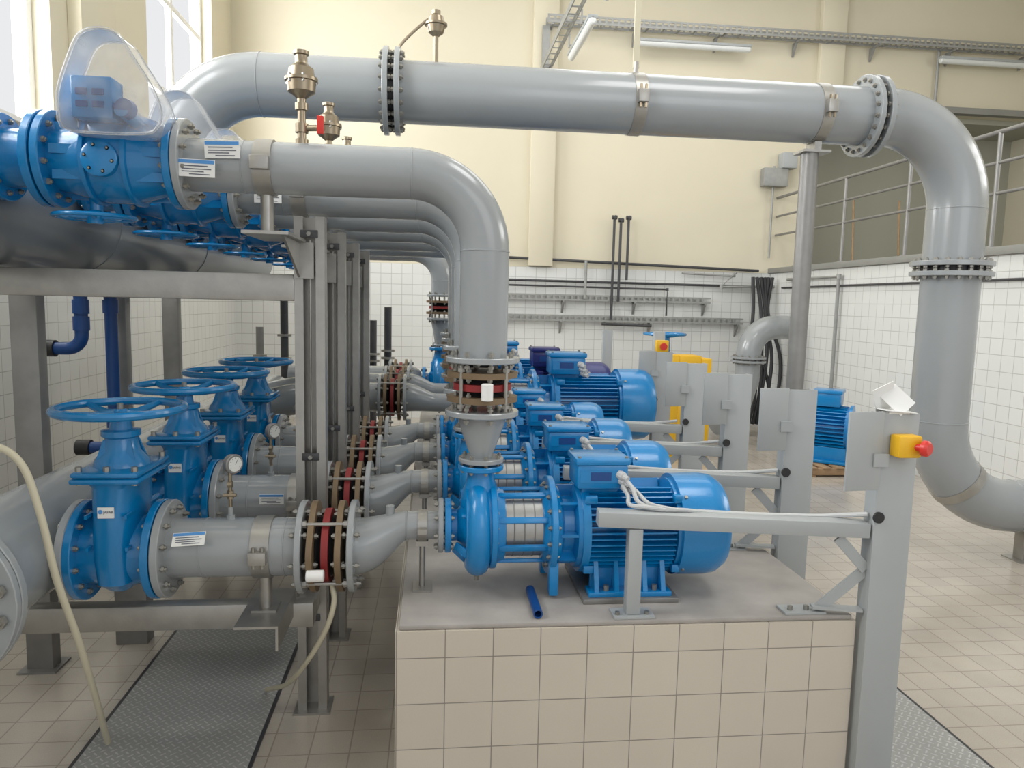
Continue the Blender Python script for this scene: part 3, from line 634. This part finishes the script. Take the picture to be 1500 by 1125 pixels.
# tags
I3=Matrix.Identity(3)
tag(-0.93,3.465,2.94,0.15,0.075,Matrix.Rotation(-0.03,3,'Y')); tag(-1.03,3.43,2.85,0.155,0.075,Matrix.Rotation(0.02,3,'Y')); tag(-1.10,3.42,1.19,0.145,0.065,Matrix.Rotation(-0.06,3,'Y')@Matrix.Rotation(-0.7,3,'X'))
tag(-0.93,4.37,2.86,0.15,0.07,I3); tag(-0.93,4.36,1.12,0.14,0.06,I3)
for p in ((0.255,3.41,1.88,AZ),(-0.53,3.38,1.02,AX)):
    b=B(); ax=p[3]; b.lathe(V(p[:3])-ax*0.04,ax,[(0,0.024),(0.003,0.028),(0.077,0.028),(0.08,0.024)],WHITE,16); solo("label_sleeve",b,V(p[:3])-ax*0.04,"white plastic sleeve on an expansion joint rod","label sleeve","white sleeves on the joints")
# ================================================================ MANIFOLDS
t=T("suction_manifold",(-1.95,3.0,0.8),"large grey suction header pipe running past the valves","pipe")
b=B(); b.cyl((-1.95,3.03,1.09),(-1.95,9.3,1.09),0.26,GREY,48)
for k in range(4): b.cyl((-1.95,3.6+0.9*k,1.09),(-1.63,3.6+0.9*k,1.09),0.14,GREY,32)
for y in (7.2,8.15): b.cyl((-1.95,y,1.2),(-1.18,y,1.36),0.15,GREY,28)
t.part("pipe_body",b)
b=B(); b.flange((-1.95,3.0,1.09),AY,0.36,0.04,GREY,0); b.flange((-1.95,2.955,1.09),AY,0.36,0.035,GREY,0); b.bolts((-1.95,2.975,1.09),AY,0.31,16,0.026,0.085,0.06,STEEL); t.part("end_flange",b)
for k in range(4):
    b=B(); b.flange((-1.65,3.6+0.9*k,1.09),AX,0.235,0.035,GREY,12,0.014,0.02); t.part("flange",b)
for y in (4.95,6.75,8.55):
    b=B(); b.bx(-2.05,-1.85,y-0.06,y+0.06,0,0.83,INOXD,0.004); solo("manifold_support",b,(-1.95,y,0),"stainless pedestal under the suction header","pipe support","pedestals under the header")
t=T("discharge_manifold",(-2.25,3.0,2.43),"large grey discharge header pipe, colour darkened for shade, on stainless beams","pipe")
b=B(); b.cyl((-2.25,2.6,2.725),(-2.25,9.4,2.725),0.3,GREYD,48); 
for y in (3.15,4.95,6.75): b.lathe((-2.25,y,2.725),AY,[(0,0.299),(0.003,0.304),(0.012,0.304),(0.015,0.299)],GREYD,48)
t.part("pipe_body",b)
YO=6.2; ZO=3.95; RO=0.24
t=T("overhead_pipe",(4.58,YO,0.3),"big glossy grey overhead pipe with elbows dropping to the floor","pipe")
b=B()
pts=[V((-2.0,YO,2.98)),V((-2.0,YO,3.3))]+arc((-1.35,YO,3.3),-AX,AZ,0.65,0,pi/2,16)[1:]+[V((3.83,YO,ZO))]+arc((3.83,YO,3.2),AZ,AX,0.75,0,pi/2,18)[1:]+[V((4.58,YO,1.32))]+arc((5.38,YO,1.32),-AX,-AZ,0.8,0,pi/2,18)[1:]+[V((6.75,YO,0.52))]
b.tube(pts,RO,GREY,56)
for p,a in (((-1.35,YO,ZO),AX),((4.58,YO,3.2),AZ),((4.58,YO,1.32),AZ),((5.38,YO,0.52),AX)): b.lathe(V(p)-V(a)*0.006,a,[(0,RO-0.001),(0.003,RO+0.004),(0.009,RO+0.004),(0.012,RO-0.001)],GREY,56)
t.part("pipe_body",b)
for p,a in (((-0.34,YO,ZO),AX),((3.68,YO,ZO),AX),((4.58,YO,2.68),AZ)):
    for s in (-1,1):
        b=B(); b.flange(V(p)+V(a)*s*0.045,a,0.335,0.042,GREY,0); b.bolts(V(p)+V(a)*s*0.045,V(a),0.29,20,0.02,0.05,0.05,STEEL); t.part("flange",b)
    b=B(); b.cyl(V(p)-V(a)*0.025,V(p)+V(a)*0.025,0.262,BLACK,40); t.part("gasket",b,"dark gasket ring")
for x in (1.64,3.22):
    t=T("pipe_clamp",(x,YO,ZO-RO),"stainless clamp band around the overhead pipe","pipe clamp","clamps on the overhead pipe")
    b=B(); clamp(b,(x,YO,ZO),AX,RO+0.001,0.10); b.bx(x-0.04,x+0.04,YO-RO-0.06,YO-RO+0.005,ZO-0.05,ZO+0.05,INOX,0.004); t.part("clamp_band",b)
    for dx in (-0.02,0.02):
        b=B(); b.cyl((x+dx,YO-RO-0.035,ZO-0.09),(x+dx,YO-RO-0.035,ZO+0.09),0.011,BRASS,6); t.part("clamp_bolt",b)
b=B(); clamp(b,(4.815,YO,0.755),V((0.707,0,-0.707)),RO+0.001,0.09); solo("pipe_clamp",b,(4.815,YO,0.5),"stainless clamp band around the lower elbow","pipe clamp","clamps on the overhead pipe")
b=B(); b.cyl((1.64,YO,ZO+RO),(1.64,YO,ZO+RO+0.1),0.02,INOX,12); b.bx(1.615,1.665,YO-0.01,YO+0.01,ZO+RO+0.05,8.6,HOSE); solo("hanger_strap",b,(1.64,YO,ZO+RO),"pale flat strap hanging from ceiling to pipe clamp","hanger")
t=T("pipe_post",(3.19,YO,0),"tall round stainless column carrying the overhead pipe clamp","post")
b=B(); b.cyl((3.19,YO,0.02),(3.19,YO,3.62),0.075,INOXD,28); t.part("column",b)
b=B(); b.bx(3.05,3.33,YO-0.14,YO+0.14,0,0.02,INOX); t.part("base_plate",b)
b=B(); b.bx(3.09,3.33,YO-0.1,YO+0.1,3.62,3.64,INOX); b.bx(3.19,3.25,YO-0.08,YO+0.08,3.64,3.71,INOX); t.part("top_plate",b)
t=T("pipe_support",(5.55,YO,0),"short steel foot under the lower elbow of the big pipe","pipe support")
b=B(); b.bx(5.5,5.6,YO-0.06,YO+0.06,0.01,0.29,INOX,0.003); b.bx(5.43,5.67,YO-0.12,YO+0.12,0,0.01,INOX); t.part("leg",b)
t=T("air_valve",(-0.1,YO,ZO+RO),"brass air release valve on a bent tube above the overhead pipe","air valve","air release valves")
b=B(); b.tube(smooth([(-0.30,YO,ZO+RO),(-0.28,YO,ZO+RO+0.12),(-0.1,YO,ZO+RO+0.3),(0.0,YO,ZO+RO+0.36)],5),0.012,BRASS,8); b.cyl((0.0,YO,ZO+RO-0.02),(0.0,YO,ZO+RO+0.3),0.02,BRASS,12); t.part("tube",b)
b=B(); b.lathe((0.0,YO,ZO+RO+0.2),AZ,[(0,0.02),(0.03,0.06),(0.08,0.075),(0.085,0.09),(0.10,0.09),(0.105,0.07),(0.15,0.06),(0.17,0.035),(0.2,0.035),(0.21,0)],BRASS,20); t.part("valve_head",b)
# ================================================================ small near things
t=T("hose",(-1.62,3.73,0),"cream rubber hose drooping down to the floor plates","hose","cream hoses")
b=B(); b.tube(smooth([(-2.3,3.1,1.60),(-1.95,3.12,1.66),(-1.77,3.14,1.68),(-1.66,3.15,1.60),(-1.60,3.16,1.38),(-1.56,3.18,1.10),(-1.53,3.28,0.78),(-1.55,3.45,0.45),(-1.59,3.62,0.18),(-1.62,3.73,0.03)],8),0.015,HOSE,14); t.part("hose_tube",b)
t=T("hose",(-0.94,4.2,0),"cream hose running from the joint drain to the floor","hose","cream hoses")
b=B(); b.tube(smooth([(-0.47,3.52,0.92),(-0.46,3.5,0.84),(-0.50,3.52,0.70),(-0.60,3.62,0.50),(-0.75,3.85,0.25),(-0.94,4.2,0.03)],8),0.013,HOSE,12); t.part("hose_tube",b)
b=B(); b.lathe((0.49,3.48,0.895),V((0,-1,0)),[(0,0.022),(0.29,0.022),(0.29,0.016),(0.2,0.016)],BLUED,20); solo("drain_pipe",b,(0.49,3.34,0.873),"short open blue plastic drain pipe lying on the plinth","pipe")
t=T("document_sheets",(2.08,3.14,1.84),"folded white paper sheets propped on top of the stand","papers")
b=B(); b.box((2.055,3.15,1.905),(0.105,0.003,0.135),WHITE,Matrix.Rotation(-0.45,3,'Y')@Matrix.Rotation(0.35,3,'X')); t.part("sheet",b)
b=B(); b.box((2.10,3.12,1.90),(0.09,0.003,0.12),WHITE,Matrix.Rotation(-0.75,3,'Y')@Matrix.Rotation(-0.4,3,'X')); t.part("sheet",b)
b=B(); b.box((2.10,3.13,1.85),(0.15,0.10,0.004),WHITE,Matrix.Rotation(0.08,3,'Y')); b.bx(2.05,2.15,3.10,3.16,1.835,1.846,WHITE); t.part("sheet",b)
for x,y in ((-2.36,4.62),(-2.45,6.1),(-2.55,7.6)):
    b=B(); b.bx(x-0.075,x+0.075,y-0.05,y+0.05,0,2.42,INOXD,0.004); b.bx(x-0.11,x+0.11,y-0.1,y+0.1,0,0.012,INOXD); solo("steel_post",b,(x,y,0),"square stainless post beneath the discharge header","post","posts beneath the header")
for x,y,z0 in ((-2.5,5.6,1.88),(-2.42,5.9,1.1)):
    t=T("drain_pipe",(x,y,z0),"dark blue plastic downpipe with elbow near tiled wall","pipe","blue downpipes")
    b=B(); b.tube([V((x,y,2.42)),V((x,y,z0+0.12))]+arc((x-0.1,y,z0+0.12),AX,-AZ,0.1,0,pi/2,8)[1:]+[V((x-0.25,y,z0+0.02))],0.045,BLUED,20)
    b.lathe((x-0.18,y,z0+0.02),-AX,[(0,0.06),(0.1,0.06)],BLACK,20)
    for z in (2.2,z0+0.2): b.cyl((x,y,z-0.05),(x,y,z+0.05),0.055,BLUED,20)
    t.part("pipe_body",b)
for k,(x,y,z0) in enumerate(((-1.3,9.6,0.4),(-1.9,9.8,0.3),(-1.0,9.9,0.2),(-0.6,10.1,0.0),(-1.55,10.6,0),(-0.85,10.8,0),(-2.3,10.2,0))):
    b=B(); b.cyl((x,y,0),(x,y,2.5-0.1*k),0.05,DARK if k%2 else INOXD,14); b.lathe((x,y,1.5),AZ,[(0,0.09),(0.03,0.09)],STEEL,16); b.lathe((x,y,1.9-0.1*k),AZ,[(0,0.09),(0.03,0.09)],STEEL,16)
    solo("riser_pipe",b,(x,y,0),"vertical service pipe standing behind the frames","pipe","riser pipes behind the frames")
# ================================================================ RIGHT / BACK
t=T("handrail",(6.85,8,3.1),"stainless tube railing along the raised bay edge","railing")
for z in (4.5,4.13,3.76):
    b=B(); b.cyl((6.85,5.0,z),(6.85,YB,z),0.028 if z==4.5 else 0.022,INOXD,12); t.part("rail",b)
for y in (6.9,8.6,10.3,12.0,13.6):
    b=B(); b.cyl((6.85,y,3.1),(6.85,y,4.5),0.028,INOXD,12); b.cyl((6.85,y,3.1),(6.85,y,3.12),0.06,INOXD,12); t.part("rail_post",b)
for x,y in ((8.35,14.2),(9.2,14.0)):
    t=T("broom",(x,y,3.1),"broom with wooden handle leaning on the recess wall","broom","brooms on the raised bay")
    b=B(); b.cyl((x,y,3.16),(x+0.08,y+0.25,4.5),0.02,WOOD,8); t.part("handle",b)
    b=B(); b.box((x,y,3.16),(0.3,0.07,0.12),BROWN,None,0.01); t.part("broom_head",b)
def tray_x(x0,x1,y,z,h=0.08,w=0.15,label="galvanised ladder cable tray fixed on the wall",perf=False):
    t=T("cable_tray",((x0+x1)/2,y,z),label,"cable tray","cable trays")
    b=B(); 
    if perf:
        for s in (0,1):
            b.bx(x0,x1,y-w*s-0.006,y-w*s+0.006,z,z+h*0.28,GALV); b.bx(x0,x1,y-w*s-0.006,y-w*s+0.006,z+h*0.75,z+h,GALV)
            n=int((x1-x0)/0.12)
            for k in range(n): b.bx(x0+0.12*k,x0+0.12*k+0.04,y-w*s-0.005,y-w*s+0.005,z+h*0.281,z+h*0.749,GALV)
    else:
        for s in (0,1): b.bx(x0,x1,y-w*s-0.008,y-w*s+0.008,z,z+h,GALV)
    n=int((x1-x0)/0.3)
    for k in range(n): b.bx(x0+0.3*k+0.1,x0+0.3*k+0.13,y-w+0.009,y-0.009,z+0.002,z+0.015,GALV)
    t.part("tray_rail",b)
    n=max(2,int((x1-x0)/1.5))
    for k in range(n+1):
        b=B(); x=x0+0.1+(x1-x0-0.2)*k/n; b.bx(x-0.02,x+0.02,y-w,YB+0.0,z-0.03,z-0.001,GALV); b.prism([(x-0.02,YB,z-0.02),(x-0.02,YB,z-0.25),(x-0.02,YB-0.15,z-0.02)],(0.04,0,0),GALV)
        t.part("wall_bracket",b)
tray_x(2.05,11.9,YB-0.14,7.46,0.15,0.2,"long perforated cable tray on brackets high on cream wall",True)
tray_x(1.0,5.5,YB-0.05,2.36,0.12,0.12,perf=True); tray_x(0.6,6.2,YB-0.05,1.96,0.12,0.12,perf=True)
t=T("cable_tray",(2.1,10,6.55),"galvanised cable tray running out from wall under ceiling","cable tray","cable trays")
b=B()
for s in (-1,1): b.bx(2.05+s*0.08-0.008,2.05+s*0.08+0.008,6.0,YB-0.14,6.62,6.72,GALV)
for k in range(27): b.bx(1.98,2.12,6.1+0.3*k,6.13+0.3*k,6.622,6.635,GALV)
t.part("tray_rail",b)
b=B(); b.bx(1.98,2.12,YB-0.20,YB-0.16,6.3,7.45,GALV); t.part("wall_bracket",b)
def lamp(p0,p1,hang=0.0):
    p0,p1=V(p0),V(p1); c=(p0+p1)/2
    t=T("fluorescent_lamp",c,"long fluorescent batten lamp with clear ribbed cover","lamp","fluorescent lamps")
    b=B(); d=(p1-p0).normalized()
    if abs(d.x)<0.1: b.box(c+V((0,0,0.05)),(0.14,(p1-p0).length,0.05),GREY2,None,0.006)
    else: b.box(c+V((0,0,0.05)),((p1-p0).length,0.14,0.05),GREY2,None,0.006)
    t.part("housing",b)
    b=B(); b.lathe(p0,d,[(0,0.04),(0.02,0.06),((p1-p0).length-0.02,0.06),((p1-p0).length,0.04)],LAMPD,16); t.part("diffuser",b,"ribbed translucent cover")
    for q in (0.2,0.8):
        b=B(); c2=p0.lerp(p1,q)
        if abs(d.x)<0.1: b.bx(c2.x-0.11,c2.x-0.09,c2.y-0.02,c2.y+0.02,c2.z+0.05,c2.z+hang,GALV); b.bx(c2.x-0.089,c2.x+0.05,c2.y-0.02,c2.y+0.02,c2.z+0.076,c2.z+0.09,GALV)
        else: b.bx(c2.x-0.02,c2.x+0.02,c2.y-0.02,YB+0.02,c2.z+0.076,c2.z+0.09,GALV)
        t.part("hanger",b)
lamp((2.25,8.5,6.38),(2.25,10.2,6.38),0.26); lamp((2.25,11.0,6.38),(2.25,12.7,6.38),0.26)
lamp((3.8,YB-0.25,7.22),(6.0,YB-0.25,7.22)); lamp((9.9,YB-0.25,7.24),(11.9,YB-0.25,7.24))
def wpipe(pts,r,mt,label,n=1,seg=10):
    b=B(); P_=[V(p) for p in pts]; b.tube(smooth(P_,n) if n>1 else P_,r,mt,seg)
    for p in P_[1:-1]: b.lathe(p-AZ*r*1.4,AZ,[(0,r*1.3),(r*2.8,r*1.3)],mt,seg)
    return solo("wall_pipe",b,P_[0],label,"pipe","service pipes on the back wall")
yw=YB-0.08
wpipe([(1.2,yw,3.17),(6.5,yw,3.04)],0.028,DARK,"black service pipe along top of the tiles")
wpipe([(1.0,yw,2.74),(7.2,yw,2.72)],0.024,DARK,"thin black pipe along the tiled wall")
wpipe([(1.0,yw-0.1,2.64),(4.6,yw-0.1,2.62),(4.6,yw-0.1,2.1)],0.02,DARK,"thin dark pipe with drop")
for dx,top in ((0,3.95),(0.13,3.9),(0.28,3.95)):
    wpipe([(3.48+dx,yw-0.12,top),(3.48+dx,yw-0.12,2.0+dx*2.8)],0.026,DARK,"black vertical riser pipe on tiled wall")
b=B()
for x,z in ((3.48,3.98),(3.61,3.93),(3.76,3.98)): b.cyl((x-0.05,yw-0.12,z),(x+0.05,yw-0.12,z),0.04,DARK,12); b.cyl((x,yw-0.2,z),(x,yw-0.1,z),0.035,DARK,12)
solo("pipe_manifold",b,(3.6,yw-0.12,3.9),"cluster of black pipe tees on the cream wall","pipe fitting")
wpipe([(3.3,yw-0.12,1.92),(4.3,yw-0.12,1.9)],0.03,DARK,"short black branch pipe")
wpipe([(2.95,yw-0.1,3.14),(2.95,yw-0.1,2.4)],0.03,GALV,"galvanised vertical pipe on the tiles")
wpipe([(4.9,yw-0.05,2.95),(6.0,yw-0.05,2.92)],0.022,GALV,"short galvanised pipe on the tiles")
wpipe([(6.0,yw-0.1,3.0),(5.7,yw-0.1,2.7),(7.3,yw-0.1,2.75)],0.025,GALV,"grey conduit loop near the corner")
wpipe([(6.72,13.6,2.85),(6.72,11.8,2.85),(6.72,11.8,0.3)],0.03,GALV,"galvanised pipe dropping down the side wall")
wpipe([(6.76,13.9,2.70),(6.76,4.0,2.70)],0.018,DARK,"black pipe running along the side wall")
wpipe([(6.7,yw,5.1),(6.7,yw,3.3)],0.02,GALV,"thin conduit beside the junction box")
b=B(); b.bx(6.45,6.95,YB-0.2,YB-0.02,4.7,5.05,GALV,0.01); b.bx(6.8,7.1,YB-0.25,YB-0.02,5.05,5.35,GREY2,0.01); solo("junction_box",b,(6.7,YB-0.1,4.7),"grey electrical junction box on the cream wall","electrical box")
b=B(); b.cyl((10.0,YB-0.06,6.4),(10.0,YB-0.06,7.5),0.03,GALV,10); solo("conduit",b,(10,YB-0.06,6.4),"short vertical conduit below cable tray","pipe")
t=T("branch_pipe",(5.6,12.5,0.0),"grey flanged branch pipe with elbow at the back wall","pipe")
b=B(); b.tube([V((6.6,13.2,1.95)),V((6.2,13.0,1.95))]+arc((6.2,12.95,1.45),AZ,V((-0.98,-0.15,0)).normalized(),0.5,0.0,pi/2,12)[1:]+[V((5.70,12.87,1.0)),V((5.55,12.8,0.6)),V((5.3,12.75,0.3)),V((5.05,12.7,0.22))],0.22,GREY,32); t.part("pipe_body",b)
for z in (1.40,1.33):
    b=B(); b.flange((5.705,12.87,z),AZ,0.31,0.04,GREY,12,0.02,0.03); t.part("flange",b)
t=T("cable_bundle",(6.35,13.9,0),"bundle of black hoses hanging loosely on the tiled wall","cable bundle")
for k in range(6):
    b=B(); x=6.25+0.08*k; b.tube(smooth([(x,14.1,2.9),(x+0.1*math.sin(k),14.0,2.2),(x-0.12*math.cos(k*2),13.8,1.4),(x+0.1*math.sin(k*3),13.7,0.7),(x-0.1,13.7,0.04)],6),0.035,BLACK,10); t.part("cable",b)
xv=3.78
t=T("gate_valve",(xv,11.8,0.4),"blue gate valve with horizontal handwheel on a grey line","gate valve","valves at the back")
for s in (-1,1):
    b=B(); b.flange((xv+s*0.25,11.8,0.98),AX,0.34,0.05,GREY,12,0.022,0.03); t.part("flange",b,"grey bolted flange")
b=B()
b.lathe((xv-0.23,11.8,0.98),AX,[(0,0.22),(0.23,0.26),(0.46,0.22)],BLUEV,28); b.box((xv,11.8,1.3),(0.25,0.35,0.4),BLUEV,None,0.04); b.lathe((xv,11.8,1.48),AZ,[(0,0.2),(0.04,0.2),(0.06,0.1),(0.35,0.08)],BLUEV,20)
t.part("valve_body",b)
b=B(); wheel(b,(xv,11.8,1.84),AZ,0.33,0.024,BLUEV,0.03); t.part("handwheel",b)
b=B(); b.cyl((xv+0.28,11.8,0.98),(5.3,12.3,0.6),0.22,GREY,28); solo("branch_pipe",b,(4.6,11.8,0.6),"grey pipe leading away from the blue valve","pipe")
b=B(); b.cyl((2.6,11.8,0.98),(xv-0.28,11.8,0.98),0.22,GREY,28); solo("branch_pipe",b,(3.0,11.8,0.6),"grey pipe leading into the blue valve","pipe")
for x in (3.2,4.9):
    b=B(); b.bx(x-0.06,x+0.06,11.74,11.86,0,0.62 if x>4 else 0.76,INOXD); solo("steel_post",b,(x,11.8,0),"short steel support under the branch pipe","post")
t=T("equipment_cabinet",(3.78,10.8,0),"bright yellow open-fronted steel cabinet standing on the floor","cabinet")
b=B(); x0,x1,y0,y1,z1=3.40,4.14,10.6,11.0,1.58
b.bx(x0,x0+0.24,y0,y1,0,z1,YEL,0.01); b.bx(x1-0.16,x1,y0,y1,0,z1-0.05,YEL,0.01); b.bx(x0+0.24,x1-0.16,y0+0.01,y1-0.01,z1-0.28,z1-0.01,YEL,0.01); b.bx(x0+0.24,x1-0.16,y0+0.01,y1-0.01,0.5,0.86,YEL,0.01); b.bx(x0+0.24,x1-0.16,y0+0.01,y1-0.01,0,0.1,YEL,0.01); t.part("cabinet_shell",b)
b=B(); b.bx(x0+0.24,x1-0.16,y0+0.12,y1-0.03,0.1,z1-0.16,GREY2); t.part("back_panel",b,"grey inner panel")
t=T("pallet",(5.77,9.95,0),"weathered wooden pallet on the tiled floor","pallet")
for y in (9.55,9.95,10.35):
    b=B(); b.bx(5.15,6.3,y-0.05,y+0.05,0.022,0.11,WOOD,0.004); t.part("bearer",b)
for k in range(6):
    b=B(); x=5.22+0.2*k; b.bx(x-0.05,x+0.07,9.48,10.42,0.11,0.135,WOOD,0.003); t.part("deck_board",b)
for x in (5.22,5.77,6.25):
    b=B(); b.bx(x-0.05,x+0.05,9.48,10.42,0.0,0.022,WOOD); t.part("bottom_board",b)
t=T("electric_motor",(5.75,9.9,0.135),"blue finned spare electric motor sitting on a wooden pallet","electric motor")
c0=V((5.70,9.95,0.60)); ax=V((0.80,-0.60,0)).normalized(); sx=ax.cross(AZ).normalized()
b=B(); b.lathe(c0-ax*0.35,ax,[(0,0.30),(0.06,0.33),(0.07,0.26),(0.55,0.26),(0.56,0.32),(0.62,0.32)],BLUE,36)
for k in range(36):
    a=2*pi*k/36; d=sx*math.cos(a)+AZ*math.sin(a); M=Matrix((ax,d,ax.cross(d))).transposed(); b.box(c0+d*0.295-ax*0.03,(0.5,0.085,0.012),BLUE,M)
t.part("motor_body",b)
b=B(); b.lathe(c0-ax*0.33,-ax,[(0,0.335),(0.15,0.335),(0.19,0.30),(0.21,0.2),(0.21,0)],BLUE,36); t.part("fan_cover",b)
b=B(); b.lathe(c0+ax*0.25,ax,[(0,0.36),(0.04,0.36),(0.05,0.2),(0.10,0.12),(0.11,0.04),(0.22,0.04)],BLUE,36); t.part("shaft_end",b)
b=B(); M=Matrix((sx,ax,AZ)).transposed(); b.box(c0+AZ*0.43-ax*0.05,(0.34,0.36,0.2),BLUE,M,0.02); b.box(c0+AZ*0.54-ax*0.05,(0.38,0.40,0.05),BLUE,M,0.015); t.part("terminal_box",b)
for s in (-1,1):
    b=B(); b.box(c0+sx*s*0.24-AZ*0.44,(0.12,0.55,0.04),BLUE,M,0.006); b.box(c0+sx*s*0.22-AZ*0.33,(0.06,0.5,0.2),BLUE,M,0.006); t.part("motor_foot",b)
# ================================================================ LIGHT
w=bpy.data.worlds.new("world"); sc.world=w; w.use_nodes=True
bg=w.node_tree.nodes['Background']; bg.inputs[0].default_value=(0.97,0.985,1.0,1); bg.inputs[1].default_value=0.85
def area(name,loc,rot,sx_,sy_,p,col=(1,1,1)):
    l=bpy.data.lights.new(name,'AREA'); l.shape='RECTANGLE'; l.size=sx_; l.size_y=sy_; l.energy=p; l.color=col
    o=bpy.data.objects.new(name,l); o.location=loc; o.rotation_euler=rot; sc.collection.objects.link(o); return o
for n,(y0,y1) in enumerate(WIN):
    area("window_daylight",(XL-0.5,(y0+y1)/2,5.85),(0,-pi/2,0),4.0,y1-y0,380,(0.98,0.99,1))
area("ceiling_fill",(3.5,3.5,8.45),(0,0,0),2.5,2.5,130,(1,1,0.99))  # added fill light under the closed ceiling
area("ceiling_fill",(4.5,10.5,8.45),(0,0,0),5,5,160,(1,1,0.99))  # second added ceiling fill, over the far end of the room
area("side_window_daylight",(12.9,5,6.0),(0,math.radians(75),0),3,6,340,(1,0.995,0.98))
area("rear_fill",(4.0,-2.8,5.0),(math.radians(75),0,0),5,4,90,(0.98,0.99,1))  # added fill light behind the camera, no window built there
